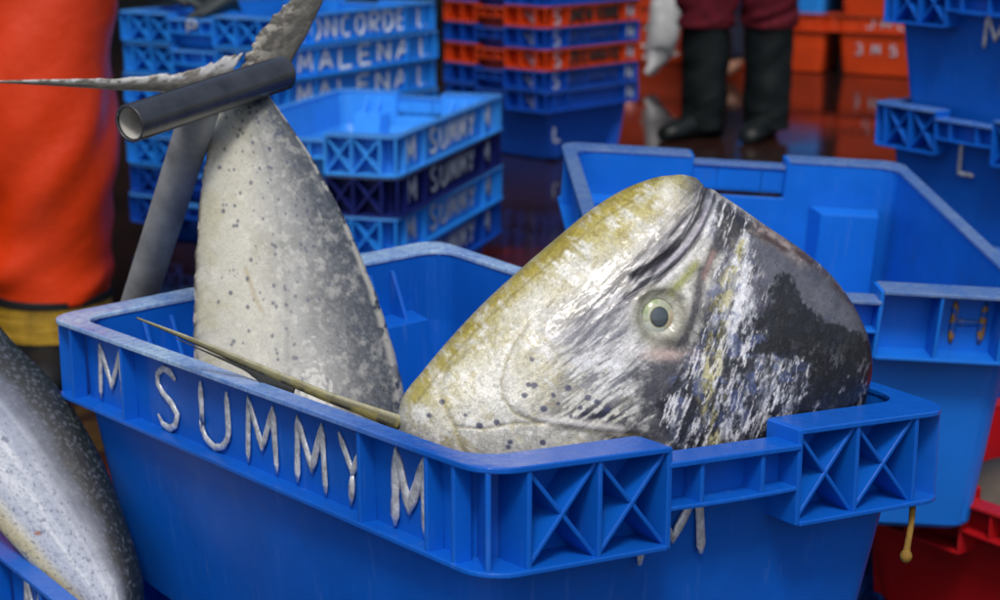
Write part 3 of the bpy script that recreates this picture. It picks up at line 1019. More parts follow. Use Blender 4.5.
def head_paint(X, Y, c_, t_):
    wx = X + 10 * (fbm(X, Y, 22, 4, 1.3) - .5) * 2
    wy = Y + 10 * (fbm(X, Y, 22, 4, 6.3) - .5) * 2
    rag = (fbm(X, Y, 16, 5, 2.2, .7) - .5)
    rag2 = (fbm(X, Y, 5, 4, 4.4, .7) - .5)
    n1 = fbm(X, Y, 46, 5, 9.1)
    n2 = fbm(X, Y, 9, 5, 12.7, .7)
    n3 = fbm(X, Y, 3.2, 3, 14.7, .7)
    C = np.ones(X.shape + (3,)) * lin(212, 213, 204)
    C = over(C, sstep(.45, .65, n1) * .55, (186, 187, 178))
    C = over(C, sstep(.50, .62, n2) * .6, (232, 232, 226))
    C = over(C, sstep(.56, .68, n3) * .45, (136, 138, 128))
    # yellow-olive staining: strong along the throat, patchy elsewhere
    dT = seg_dist(X, Y, THROAT)
    ang = fbm((X * .8 + Y * .6) / 3.0, (X * .6 - Y * .8), 5, 4, 3.7, .65)
    yel = np.exp(-(dT / 17.0) ** 2) * .75
    for (bx, by, br, k) in ((665, 190, 30, .8), (610, 215, 30, .7), (590, 235, 34, .6), (645, 205, 30, .65), (560, 275, 30, .4), (480, 335, 30, .45), (440, 385, 30, .45), (620, 232, 25, .6), (500, 300, 26, .4),
                            (540, 350, 30, .35), (600, 440, 30, .4), (560, 372, 30, .45), (470, 440, 24, .3), (420, 410, 25, .35), (520, 330, 20, .3)):
        yel = np.maximum(yel, k * np.exp(-((X - bx) ** 2 + (Y - by) ** 2) / br ** 2))
    ym = np.clip(yel * 1.35, 0, 1) * sstep(.40, .60, .5 * ang + .5 * fbm(X, Y, 20, 5, 7.7, .65) + .05)
    C = over(C, ym * .95, (172, 160, 48))
    C = over(C, ym * sstep(.50, .60, n2) * .85, (118, 104, 22))
    C = over(C, np.exp(-(np.maximum(0, dT - 2) / 8.0) ** 2) * .35, (188, 172, 84))
    C = over(C, .5 * sstep(.55, .7, fbm(X, Y, 26, 5, 21.7, .7)) * sstep(700, 620, X), (168, 158, 92))
    # chin tip: olive to grey-black near the mouth
    tip = np.exp(-(seg_dist(X, Y, [(698, 186), (690, 216), (668, 244)]) / 15.0) ** 2)
    C = over(C, np.clip(tip * (1.0 + 1.6 * rag), 0, 1) * .85, (74, 72, 64))
    C = over(C, np.exp(-((X - 668) ** 2 / 90 + (Y - 197) ** 2 / 260)) * .9, (222, 222, 212))
    # lilac-grey striated zone from jaw to eye and cheek
    band = np.exp(-(seg_dist(X, Y, [(700, 225), (660, 268), (620, 300), (590, 330)]) / 26.0) ** 2)
    st = fbm((X * .66 + Y * -.75) / 1.0, (X * .75 + Y * .66) / 9.0, 3.6, 3, 31.0)     # streaks
    st = fbm((X * .75 + Y * .66), (X * .66 - Y * .75) / 8.0, 4.2, 3, 31.0)
    C = over(C, band * .6, (138, 138, 148))
    C = over(C, band * sstep(.45, .60, st) * .9, (60, 60, 72))
    C = over(C, band * sstep(.56, .68, 1 - st) * .7, (214, 216, 220))
    # cheek: silvery with fine hatching, going dark below the eye
    ck = np.exp(-(((X - 610) / 62) ** 2 + ((Y - 360) / 50) ** 2))
    hs = fbm((X * .60 + Y * .80), (X * .80 - Y * .60) / 6.0, 4.0, 4, 41.0, .65)
    C = over(C, ck * .5, (160, 164, 174))
    C = over(C, ck * sstep(.47, .60, hs) * .9, (84, 88, 104))
    C = over(C, ck * sstep(.54, .66, 1 - hs) * .7, (216, 220, 226))
    cd = poly_sd(X, Y, CHEEKD) + 40 * rag + 22 * rag2 + 8
    C = over(C, sstep(-14, 14, cd) * .92 * sstep(.20, .44, hs + .12 * sstep(600, 690, X)), (38, 40, 54))
    cds = np.exp(-(((X - 600) / 45) ** 2 + ((Y - 412) / 16) ** 2))
    C = over(C, np.clip(cds * sstep(.46, .58, hs) * 1.1, 0, 1), (42, 44, 60))
    # forehead: dark ground with scraped whitish-blue and straw streaks running down
    fo = sstep(-5, 6, poly_sd(X, Y, FORE) + 14 * rag)
    gx, gy = X * .94 + Y * .33, X * -.33 + Y * .94          # gy runs down the head
    vs = fbm(gx, gy / 4.5, 9, 5, 51.0, .68)
    vf = fbm(gx, gy / 3.0, 4, 4, 55.0, .7)
    lowk = sstep(300, 350, Y)
    G = np.ones(X.shape + (3,)) * lin(96, 97, 110)
    G = over(G, lowk, (36, 38, 48))
    G = over(G, sstep(.42, .62, vs) * (.25 + .40 * lowk), (96, 102, 122))
    G = over(G, sstep(.50, .62, vf) * (.25 + .5 * lowk), (34, 35, 44))
    gf = fbm(gx, gy / 2.2, 3.0, 3, 57.0, .7)
    G = over(G, sstep(.56, .70, gf) * .5, (170, 176, 190))
    G = over(G, sstep(.56, .70, 1 - gf) * .6, (26, 27, 36))
    lane = lambda line, w_: np.exp(-(seg_dist(X, Y, line) / w_) ** 2)
    dB = seg_dist(X + 10 * rag, Y, [(742, 238), (738, 262), (733, 290), (728, 320), (724, 360), (722, 400), (716, 445)])
    wB = 5 + 16 * sstep(236, 330, Y)
    white = np.clip(np.maximum(sstep(1.25, .55, dB / wB), lane([(714, 207), (708, 222), (699, 240), (688, 258), (674, 274)], 6.5)) + .6 * lane([(774, 380), (764, 425)], 20) + .7 * lane([(845, 338), (848, 345)], 6), 0, 1)
    wm = white * sstep(.34, .54, .5 * vs + .3 * vf + .2 * gf + .08 - .16 * lowk)
    G = over(G, wm, (202, 207, 216))
    G = over(G, wm * sstep(.52, .64, gf) * .6, (232, 234, 236))
    straw = np.clip(sstep(1.1, .3, seg_dist(X + 10 * rag, Y, [(740, 246), (731, 272), (719, 300), (710, 330), (708, 380), (714, 440)]) / (5 + 9 * sstep(240, 310, Y))), 0, 1)
    G = over(G, straw * .9 * sstep(.40, .56, fbm(gx, gy / 2.5, 8, 5, 61.0, .7)), (190, 186, 140))
    G = over(G, straw * sstep(.54, .64, fbm(gx, gy / 1.5, 5, 4, 66.0, .7)) * .8, (116, 112, 60))
    rn = fbm(gx, gy / 6.0, 5.0, 4, 311.0, .7)
    G = over(G, sstep(.52, .62, rn) * (.35 + .5 * lowk), (30, 31, 40))
    bl = sstep(.54, .66, fbm(X, Y, 12, 4, 71.0)) * sstep(.5, .7, 1 - abs(Y - 340) / 200)
    G = over(G, bl * .45, (84, 100, 150))
    sl = sstep(-8, 8, poly_sd(X, Y, SLATE) + 10 * rag)
    slc = np.ones(X.shape + (3,)) * lin(90, 92, 102)
    slc = over(slc, sstep(.4, .62, fbm(X, Y, 18, 4, 81.0)) * .6, (70, 72, 82))
    slc = over(slc, sstep(.62, .72, fbm(gx, gy / 3, 6, 4, 83.0, .7)) * .3, (56, 56, 64))
    G = G * (1 - sl[..., None] * .92) + slc * sl[..., None] * .92
    cz = sstep(-4, 5, poly_sd(X, Y, CREST) + 12 * rag + 10 * rag2)
    G = over(G, cz * .92, (44, 43, 44))
    G = over(G, cz * sstep(.55, .66, n2) * .6, (112, 108, 104))
    bk = poly_sd(X, Y, BLACK) + 12 * rag + 12 * rag2 + 8 * (vf - .5)
    G = over(G, sstep(-3, 2.5, bk + 7 * (gf - .5)) * .96, (16, 16, 20))
    G = over(G, sstep(0, 10, bk) * sstep(.64, .76, gf) * .35, (70, 72, 80))
    G = over(G, sstep(0, 6, bk) * sstep(.62, .70, fbm(gx * 1.3, gy / 2.5, 7, 4, 95.0, .7)) * sstep(330, 400, Y), (120, 122, 130))
    low = sstep(395, 450, Y) * sstep(.44, .58, vf)
    G = over(G, low * .8, (28, 29, 36))
    pale = np.exp(-(seg_dist(X + 8 * rag, Y + 8 * rag, [(754, 231), (772, 240), (790, 255), (797, 262)]) / 6.0) ** 2)
    G = over(G, np.clip(pale * (.9 + 2.4 * rag2), 0, 1) * .85, (160, 146, 140))
    rb = np.exp(-(seg_dist(X, Y, [(762, 240), (782, 254)]) / 3.0) ** 2) + np.exp(-(seg_dist(X, Y, [(792, 254), (808, 266), (832, 287), (856, 312), (868, 340)]) / 3.6) ** 2)
    G = over(G, np.clip(rb * (.8 + 3 * rag), 0, 1) * .85, (66, 46, 42))
    spk = sstep(.56, .70, fbm(gx, gy / 2.2, 6, 5, 171.0, .75)) * (1 - sl)
    G = over(G, spk * .7 * (Y > 215), (40, 42, 56))
    G = over(G, sstep(.58, .74, fbm(gx, gy / 4.5, 3.5, 4, 175.0, .75)) * .8 * (1 - sl) * sstep(4, -4, bk), (224, 226, 230))
    C = C * (1 - fo[..., None]) + G * fo[..., None]
    C = over(C, np.exp(-(seg_dist(X, Y, [(x + 5, y + 6) for x, y in THROAT]) / 1.6) ** 2) * .45, (120, 108, 50))
    # lines
    gl = lambda line, w_: np.exp(-(seg_dist(X + 3 * rag, Y + 3 * rag, line) / w_) ** 2)
    C = over(C, gl(MOUTH, 2.4) * .9, (40, 38, 48))
    C = over(C, gl(LIP2, 2.2) * .65, (58, 58, 70))
    C = over(C, gl(LIP0, 2.4) * .5, (70, 68, 74))
    C = over(C, np.exp(-(seg_dist(X, Y, [(708, 208), (697, 234), (680, 256), (660, 272)]) / 3.0) ** 2) * .7, (150, 146, 160))
    C = over(C, gl(GILL, 1.5) * .55 * sstep(.3, .55, n1 + .15), (128, 118, 72))
    C = over(C, gl(GILL2, 3.2) * .45, (150, 140, 84))
    C = over(C, gl(GILL3, 1.5) * .5, (132, 124, 84))
    C = over(C, gl([(556, 421), (600, 427), (632, 431), (648, 433)], 3.0) * .8, (60, 58, 52))
    C = over(C, gl([(545, 414), (590, 419), (622, 424)], 4.0) * .7, (222, 220, 216))
    C = over(C, np.exp(-(((X - 610) / 26) ** 2 + ((Y - 447) / 12) ** 2)) * sstep(.42, .6, n2) * .9, (92, 84, 40))
    C = over(C, np.exp(-(((X - 634) / 16) ** 2 + ((Y - 444) / 9) ** 2)) * .9, (46, 44, 34))
    C = over(C, np.exp(-(((X - 448) / 22) ** 2 + ((Y - 452) / 9) ** 2)) * .6, (150, 118, 72))
    # around the eye
    de = np.hypot(X - EYE[0], (Y - EYE[1]) * .95)
    C = over(C, sstep(34, 24, de + 8 * rag) * .6, (142, 142, 124))
    C = over(C, np.exp(-((de - 22) / 3.0) ** 2) * .6, (104, 106, 90))
    C = over(C, np.exp(-(((X - 664) / 26) ** 2 + ((Y - 352) / 6.5) ** 2)) * .6 * sstep(.35, .6, n2 + .1), (206, 180, 170))
    C = over(C, np.exp(-(((X - 668) / 12) ** 2 + ((Y - 341) / 6) ** 2)) * .9, (58, 58, 48))
    C = over(C, np.exp(-(seg_dist(X, Y, [(694, 268), (684, 280), (672, 293)]) / 5.0) ** 2) * .9, (134, 138, 66))
    C = over(C, np.exp(-(seg_dist(X, Y, [(640, 300), (652, 293), (670, 292), (682, 300)]) / 3.0) ** 2) * .7, (70, 72, 62))
    dk = np.exp(-(seg_dist(X + 4 * rag, Y, [(716, 244), (708, 262), (698, 284), (694, 308), (688, 328), (680, 345)]) / 6.0) ** 2)
    C = over(C, np.clip(dk * (1.1 + rag2), 0, 1) * .9, (44, 42, 50))
    C = over(C, np.exp(-(seg_dist(X, Y, [(711, 256), (702, 280)]) / 3.0) ** 2) * .6, (150, 120, 112))
    fg = fbm(X + 3 * rag2, Y, 1.9, 2, 301.0, .7)
    C = C * (1 + .5 * (fg - .5) + .5 * (n2 - .5))[..., None]
    for (sx, sy) in _sp:
        rr_ = 2.0 + 1.7 * ((sx * 7 + sy * 13) % 10) / 10
        C = over(C, sstep(rr_ + 1.0, rr_ - .8, np.hypot(X - sx, (Y - sy) * 1.15) + 2.4 * rag2) * .85, (52, 56, 92))
    return C


head_org = np.array(pt(640, 470, 1.475))
head = loft('fish', HP, head_pairs, 500, 660, 30, head_paint, M['skin_head'], None, head_relief, .78, origin=head_org)
tag(head, "big blunt fish head, yellow and white with black forehead, in the lettered crate", 'fish', 'dolphinfish')


# eye: dome with pupil and iris rings
def make_eye():
    cpos = HP.at(np.array([EYE[0]]), np.array([EYE[1]]))[0]
    # surface height there
    P = smooth_line(head_pairs, 400)
    best = None
    for row in P:
        lx, ly, rx, ry, th = row
        vx, vy = rx - lx, ry - ly
        t = ((EYE[0] - lx) * vx + (EYE[1] - ly) * vy) / (vx * vx + vy * vy)
        d = math.hypot(lx + t * vx - EYE[0], ly + t * vy - EYE[1])
        if best is None or d < best[0]: best = (d, t, th)
    cc = best[1] * 2 - 1
    h = best[2] * (1 - cc * cc) ** (.5 * .78)
    px = 1.475 / F
    n_, u_, v_ = HP.n, HP.u, HP.v
    off = HP.px(cpos + n_ * h) - np.array(EYE)
    cpos = HP.at(np.array([EYE[0] - off[0]]), np.array([EYE[1] - off[1]]))[0]
    c0 = cpos + n_ * (h - .0055)
    nr, na = 26, 48
    Rr = 18.0 * px
    V, Cc = [], []
    for i in range(nr + 1):
        q = i / nr
        for k in range(na):
            a = 2 * math.pi * k / na
            r = q * Rr
            hgt = .0062 * (1 - q ** 2) ** .6 if q < 1 else -.002
            V.append(c0 + u_ * r * math.cos(a) * .96 + v_ * r * math.sin(a) * 1.04 + n_ * hgt)
            rp = q * 19.0
            ang = math.degrees(a)
            if rp < 9.6: col = np.array(srgb(62, 72, 78)) * (1.05 if rp < 8 else .75)
            elif rp < 10.8: col = np.array(srgb(136, 136, 96))
            elif rp < 17.5:
                k2 = .5 + .5 * math.sin(a * 5 + math.sin(a * 13))
                k2 = .6 * k2 + .4 * random.random()
                col = np.array(srgb(170, 176, 152)) * (.78 + .26 * k2)
                if -50 < ((ang + 180) % 360 - 180) < 30: col = col * .6 + np.array(srgb(205, 168, 134)) * .4
                if 200 < ang < 300: col = np.array(srgb(184, 192, 178))
                if 90 < ang < 170 and rp > 13: col = np.array(srgb(140, 156, 112))
            else: col = np.array(srgb(92, 98, 78))
            Cc.append((*col, 1))
    faces = []
    for i in range(nr):
        for k in range(na):
            a, b = i * na + k, i * na + (k + 1) % na
            if i == 0:
                pass
            faces.append((a, b, b + na, a + na))
    me = bpy.data.meshes.new('eye')
    me.from_pydata([tuple(v - head_org) for v in V], [], faces)
    at = me.attributes.new('Col', 'FLOAT_COLOR', 'POINT')
    at.data.foreach_set('color', np.array(Cc, np.float32).ravel())
    mt, n, p = new_mat('eye_wet')
    a_ = n.nodes.new('ShaderNodeAttribute'); a_.attribute_name = 'Col'
    n.links.new(a_.outputs['Color'], p.inputs['Base Color'])
    p.inputs['Roughness'].default_value = .12
    p.inputs['Coat Weight'].default_value = 1
    p.inputs['Coat Roughness'].default_value = .03
    link_mesh('eye', me, mt, head, smooth=True)


make_eye()

# long pelvic fin reaching over the rim
FP = Plane(265, 372, 1.475, yaw=-22, lean=0)


def fin_paint(X, Y, c_, t_):
    st = fbm(t_ * 900, c_ * 6, 30, 3, 5.0)
    C = np.ones(X.shape + (3,)) * lin(104, 102, 78)
    C = over(C, sstep(.05, .6, c_) * .9, (34, 35, 30))
    C = over(C, sstep(-.2, -.8, c_) * .75, (168, 166, 138))
    C = over(C, sstep(.5, .7, st) * .5, (90, 84, 50))
    C = over(C, sstep(.75, .15, t_) * .35 * sstep(.4, .6, fbm(X, Y, 12, 4, 3.3)), (170, 160, 80))
    return C


loft('pelvic_fin', FP, [(404, 416, 397, 431, .0024), (366, 404, 363, 416, .0022), (330, 392, 327, 402, .002), (290, 376, 287, 385, .0018), (250, 360, 247, 368, .002), (205, 342, 203, 348, .0016), (170, 329, 169, 333, .0012), (137, 317, 137, 319, .0008)],
     120, 24, 12, fin_paint, M['fin'], None, None, .5, origin=None).parent = head
loft('pelvic_fin', FP, [(296, 384, 292, 398, .0012), (278, 377, 268, 388, .0012), (262, 371, 254, 378, .001), (246, 366, 243, 370, .0008), (214, 354, 213, 356, .0006), (176, 338, 176, 339, .0005)],
     80, 16, 8, lambda X, Y, c_, t_: np.ones(X.shape + (3,)) * lin(46, 46, 42), M['fin'], None, None, 1.0, origin=None).parent = head
for _f in head.children:
    if _f.name.startswith('pelvic_fin'):
        _f.matrix_parent_inverse = Matrix.Translation(-Vector(head_org))

# ---- the tail standing up at the left ---------------------------------
TP = Plane(300, 400, 1.68, yaw=-4, lean=22)
tail_pairs = [(230, 86, 264, 82, .010), (222, 100, 270, 97, .016), (214, 126, 287, 121, .020), (206, 165, 314, 162, .027), (200, 210, 338, 206, .034), (197, 260, 361, 256, .041),
              (195, 310, 381, 308, .047), (196, 360, 396, 358, .051), (200, 408, 405, 404, .053), (212, 470, 402, 470, .050), (240, 540, 372, 540, .036)]
_trng = np.random.default_rng(5)
_td = [(_trng.uniform(-.75, .75), _trng.uniform(.12, .92), _trng.uniform(.5, 1.7)) for _ in range(230)]


def tail_paint(X, Y, c_, t_):
    n1 = fbm(X, Y, 40, 5, 101.0)
    n2 = fbm(X, Y, 8, 4, 103.0, .7)
    n3 = fbm(X, Y, 2.6, 3, 105.0, .7)
    C = np.ones(X.shape + (3,)) * lin(178, 178, 166)
    C = over(C, sstep(.46, .66, n1) * .45, (160, 154, 118))
    k = c_ + .35 * (n1 - .5) + .16 * (t_ - .5)
    C = over(C, sstep(-.45, .25, k) * .75, (118, 124, 128))
    C = over(C, sstep(.05, .70, k) * .9, (50, 57, 68))
    C = over(C, sstep(.50, .75, n2) * .30, (206, 206, 198))
    C = over(C, sstep(.52, .66, n3) * (.16 + .3 * sstep(0, .8, c_)), (96, 100, 104))
    C = over(C, sstep(.54, .68, fbm(X, Y, 2.4, 3, 107.0, .7)) * .26 * sstep(.0, .6, c_), (138, 144, 150))
    C = over(C, sstep(.42, .0, t_) * .55, (92, 96, 94))
    # mid-side line
    C = over(C, np.exp(-((c_ - .05 - .12 * np.sin(t_ * 5)) / .03) ** 2) * .30, (84, 88, 92))
    # edges: ragged base of the fins
    e = sstep(-.90, -.975, c_)
    C = over(C, e * .8, (92, 86, 74))
    C = over(C, e * sstep(.5, .6, fbm(X, Y, 7, 3, 111.0)), (206, 200, 186))
    e = sstep(.90, .965, c_)
    C = over(C, e * sstep(.42, .55, fbm(X, Y, 9, 3, 113.0)) * .9, (196, 194, 184))
    C = over(C, np.exp(-(seg_dist(X, Y, [(246, 270), (256, 300), (262, 312)]) / 2.2) ** 2) * .5, (140, 124, 80))
    P = smooth_line(tail_pairs, 300)
    for (cc, tt, r) in _td:
        row = P[int(tt * 299)]
        sx = (row[0] + row[2]) / 2 + (row[2] - row[0]) / 2 * cc
        sy = (row[1] + row[3]) / 2
        C = over(C, sstep(r + .8, r - .6, np.hypot((X - sx), (Y - sy) * .8) + 1.6 * (n2 - .5)) * .8, (52, 60, 84))
    return C


def tail_relief(X, Y, s):
    return (.0016 * (fbm(X, Y, 34, 3, 121.0) - .5) + .0008 * (fbm(X, Y, 4, 3, 123.0) - .5)) * np.clip(s * 2, 0, 1)


def tail_jag(t):
    a = .02 * (fbm(t * 200, t * 0, 4, 3, 131.0) - .5) + .010 * (fbm(t * 500, t * 0, 3, 2, 133.0) - .5)
    b = .02 * (fbm(t * 160, t * 0, 4, 3, 135.0) - .5)
    return a, b


tail_org = np.array(pt(300, 470, 1.64))
tail = loft('fish', TP, tail_pairs, 420, 290, 30, tail_paint, M['skin_tail'], None, lambda X, Y, s: .5 * tail_relief(X, Y, s), .8, tail_jag, origin=tail_org)
tag(tail, 'grey speckled fish standing tail up in the lettered crate, its forked tail behind the pipe', 'fish', 'dolphinfish')


def tfin_paint(lobe):
    def f(X, Y, c_, t_):
        st = fbm(c_ * 40 + t_ * 6, t_ * 40, 5, 3, 141.0 + lobe)
        C = np.ones(X.shape + (3,)) * lin(42, 41, 35)
        C = over(C, sstep(.45, .65, st) * .6, (78, 76, 66))
        n2 = fbm(X, Y, 9, 4, 143.0 + lobe, .7)
        if lobe == 0:
            C = over(C, sstep(.1, -.5, c_) * .85 * sstep(.42, .56, n2), (158, 162, 166))
            C = over(C, sstep(.1, .4, c_) * .9, (26, 28, 24))
            C = over(C, sstep(.86, .97, c_) * .8, (170, 172, 160))
        else:
            C = over(C, sstep(.9, 1.0, t_) * .8, (190, 190, 184))
            C = over(C, sstep(.5, -.9, c_) * sstep(.5, .62, n2) * .7, (150, 148, 138))
            C = over(C, sstep(.6, .95, c_) * .7, (40, 40, 36))
        return C
    return f


def lobe_jag(amp, sd, fall):
    def f(t):
        k = np.clip(1 - t * fall, .12, 1)
        a = amp * k * (fbm(t * 40, t * 0, 3, 4, sd, .7) - .35) + amp * .6 * k * (vnoise(t * 30 + sd, t * 0) - .5)
        return a, 0 * t
    return f


def fin_relief(amp, sd):
    def f(X, Y, s):
        return amp * (fbm(X, Y, 10, 3, sd) - .5) + amp * .5 * (fbm(X, Y, 3, 2, sd + 3) - .5)
    return f


LP = Plane(215, 75, 1.90, yaw=8, lean=0)
RP = Plane(262, 60, 1.90, yaw=10, lean=0)
for o_ in (loft('tail_fin', LP, [(246, 50, 216, 96, .004), (226, 56, 195, 95, .004), (203, 66, 176, 94, .0035), (166, 74, 155, 92, .003), (120, 78, 115, 90, .0025), (70, 79, 68, 87, .002), (25, 80, 25, 84.5, .0015), (-4, 81, -4, 83, .001)],
                160, 40, 20, tfin_paint(0), M['fin'], None, fin_relief(.0008, 151.0), .4, lobe_jag(.34, 3.0, .9)),
           loft('tail_fin', RP, [(232, 86, 280, 90, .0045), (240, 66, 289, 68, .0035), (251, 45, 297, 52, .003), (264, 26, 306, 37, .0026), (280, 9, 314, 20, .0024), (296, -5, 322, 4, .0025), (308, -22, 328, -16, .0015)],
                140, 60, 20, tfin_paint(1), M['fin'], None, fin_relief(.0007, 161.0), .35, lobe_jag(.20, 9.0, .5))):
    o_.parent = tail
    o_.matrix_parent_inverse = Matrix.Translation(-Vector(tail_org))

# ---- silver fish at the lower left --------------------------------------
SPn = Plane(60, 470, 1.76, yaw=-6, lean=27)
sil_pairs = [(-236, 196, -214, 164, .008), (-190, 268, -150, 182, .014), (-130, 350, -70, 232, .020), (-95, 400, -30, 285, .028), (-60, 455, 8, 336, .034), (-25, 500, 56, 385, .037), (12, 544, 92, 440, .035), (52, 586, 118, 500, .032), (92, 626, 140, 570, .028), (126, 664, 150, 640, .024), (176, 700, 204, 690, .020)]


def sil_paint(X, Y, c_, t_):
    n1 = fbm(X, Y, 36, 5, 201.0)
    al = fbm(t_ * 500 / 9.0, c_ * 60, 7, 4, 203.0)
    n2 = fbm(X, Y, 6, 4, 205.0, .7)
    n3 = fbm(X, Y, 2.4, 3, 207.0, .7)
    C = np.ones(X.shape + (3,)) * lin(166, 174, 188)
    C = over(C, sstep(.45, .65, al) * .5, (150, 158, 178))
    C = over(C, sstep(.54, .68, 1 - al) * .45, (206, 210, 216))
    k = c_ + .30 * (n1 - .5) + .22 * (al - .5) + .24
    C = over(C, sstep(.0, .40, k) * .7, (112, 122, 142))
    C = over(C, sstep(.30, .62, k) * .85, (50, 58, 78))
    C = over(C, sstep(.60, .84, k) * .95, (16, 22, 26))
    C = over(C, sstep(.78, .95, c_) * .6, (14, 30, 24))
    C = over(C, sstep(-.60, -.85, c_ + .1 * (n1 - .5)) * .85, (186, 178, 140))
    C = over(C, sstep(.56, .70, n3) * .45, (100, 108, 124))
    C = over(C, sstep(.60, .80, n2) * .25 * sstep(.45, .05, k), (206, 210, 218))
    dd = fbm(X, Y, 3.4, 2, 209.0)
    C = over(C, sstep(.74, .80, dd) * .7 * sstep(.7, .2, c_), (70, 78, 104))
    C = over(C, sstep(4, 2.2, np.hypot(X - 38, (Y - 532) * 1.3)) * .9, (140, 92, 66))
    return C


sil_org = np.array(pt(110, 600, 1.66))
sil = loft('fish', SPn, sil_pairs, 300, 200, 24, sil_paint, M['skin_left'], None, lambda X, Y, s: .35 * tail_relief(X, Y, s), .8, origin=sil_org)
for prs in ([(-226, 186, -238, 172, .004), (-262, 176, -262, 150, .003), (-310, 166, -300, 132, .0025), (-360, 150, -352, 138, .0015)],
            [(-232, 178, -216, 168, .004), (-234, 140, -206, 130, .003), (-236, 96, -212, 92, .0025), (-232, 52, -226, 50, .0015)]):
    o_ = loft('tail_fin', SPn, prs, 60, 24, 12, tfin_paint(1), M['fin'], None, None, .4)
    o_.parent = sil
    o_.matrix_parent_inverse = Matrix.Translation(-Vector(sil_org))
tag(sil, 'silvery fish with a dark back lying in the lower left crate', 'fish', 'dolphinfish')

# ---- brownish fish lying in the red crate
BP = Plane(1000, 500, 2.36, yaw=20, lean=30)


def brown_paint(X, Y, c_, t_):
    n1 = fbm(X, Y, 20, 4, 401.0)
    C = np.ones(X.shape + (3,)) * lin(82, 69, 56)
    C = over(C, sstep(.4, .65, n1) * .6, (60, 51, 44))
    C = over(C, sstep(-.1, -.8, c_ + .3 * (n1 - .5)) * .9, (44, 42, 42))
    return C


br_org = np.array(pt(1060, 540, 2.38))
brf = loft('fish', BP, [(930, 488, 934, 520, .010), (965, 468, 968, 534, .026), (1010, 456, 1012, 546, .036), (1070, 450, 1070, 556, .040), (1140, 462, 1138, 556, .034), (1200, 488, 1196, 546, .018), (1225, 500, 1222, 530, .008)],
            90, 60, 20, brown_paint, M['skin_left'], None, None, .85, origin=br_org)
o_ = loft('tail_fin', BP, [(1216, 502, 1214, 530, .004), (1245, 490, 1245, 544, .003), (1275, 470, 1275, 562, .002)], 40, 20, 8, brown_paint, M['fin'], brf, None, .4)
o_.matrix_parent_inverse = Matrix.Translation(-Vector(br_org))
tag(brf, 'dull brown fish lying in the dark red crate at the right edge', 'fish', 'dolphinfish')

# ------------------------------------------------------------------ pipe stand: hollow cross pipe on a pole
stand = empty('pipe_stand', pt(126, 340, 2.03))
tag(stand, 'dark grey hollow pipe on a slanting grey pole, lying across the fish tail', 'pipe stand')
A, B = pt(129, 124, 1.64), pt(283, 73, 1.82)
inv = Matrix.Translation(-stand.location)
bm = bmesh.new()
ax = (B - A).normalized()
ro, ri = .0187, .0158
seg = 40
sx_ = ax.cross(Vector((0, 0, 1))).normalized()
sy_ = sx_.cross(ax).normalized()


def ring(c, r): return [bm.verts.new(c + (sx_ * math.cos(2 * math.pi * k / seg) + sy_ * math.sin(2 * math.pi * k / seg)) * r) for k in range(seg)]


rs = [ring(A + ax * .0008, ri), ring(A, ri + .0008), ring(A, ro - .0008), ring(A + ax * .0008, ro), ring(B - ax * .0008, ro), ring(B, ro - .0008), ring(B, ri + .0008), ring(B - ax * .0008, ri)]
for a, b in zip(rs, rs[1:] + rs[:1]):
    for k in range(seg):
        bm.faces.new((a[k], a[(k + 1) % seg], b[(k + 1) % seg], b[k]))
c_ = from_bm('cross_pipe', bm, M['pipe'], stand, smooth=True)
c_.matrix_parent_inverse = inv
me = c_.data
md = c_.modifiers.new('edge', 'EDGE_SPLIT'); md.split_angle = R(40)
bm = bmesh.new()  # inner surface of the pipe in a paler grey
rA, rB = ring(A + ax * .003, ri - .0003), ring(B - ax * .003, ri - .0003)
for k in range(seg):
    bm.faces.new((rA[k], rA[(k + 1) % seg], rB[(k + 1) % seg], rB[k]))
c_ = from_bm('pipe_inside', bm, M['pipe_inner'], stand, smooth=True)
c_.matrix_parent_inverse = inv
bm = bmesh.new()
T0, T1 = pt(203, 101, 1.735), pt(139, 300, 1.955)
dirp = (T1 - T0)
foot = T0 + dirp * 1.20          # its lower end is jammed in the rim of the crate
add_tube(bm, [T0 - dirp.normalized() * .0, T0.lerp(foot, .5), foot], [.0195, .0195, .0195], 28)
c_ = from_bm('pole', bm, M['pole'], stand, smooth=True)
c_.modifiers.new('edge', 'EDGE_SPLIT').split_angle = R(40)
c_.matrix_parent_inverse = inv


# ------------------------------------------------------------------ people
def skin_mesh(name, joints, edges, mat, parent=None, sub=2, root=0):
    """joints: name -> (x, y, z, rx, ry)"""
    keys = list(joints)
    me = bpy.data.meshes.new(name)
    me.from_pydata([joints[k][:3] for k in keys], [(keys.index(a), keys.index(b)) for a, b in edges], [])
    o = link_mesh(name, me, mat, parent)
    sk = o.modifiers.new('skin', 'SKIN')
    sk.use_smooth_shade = True
    lay = me.skin_vertices[0].data if me.skin_vertices else None
    if lay is None:
        bm = bmesh.new(); bm.from_mesh(me)
        bm.verts.layers.skin.verify(); bm.to_mesh(me); bm.free()
        lay = me.skin_vertices[0].data
    for i, k in enumerate(keys):
        r = joints[k][3:]
        lay[i].radius = (r[0], r[1] if len(r) > 1 else r[0])
        lay[i].use_root = (i == root)
    ss = o.modifiers.new('sub', 'SUBSURF'); ss.levels = sub; ss.render_levels = sub
    return o


def chain(*ks): return list(zip(ks, ks[1:]))


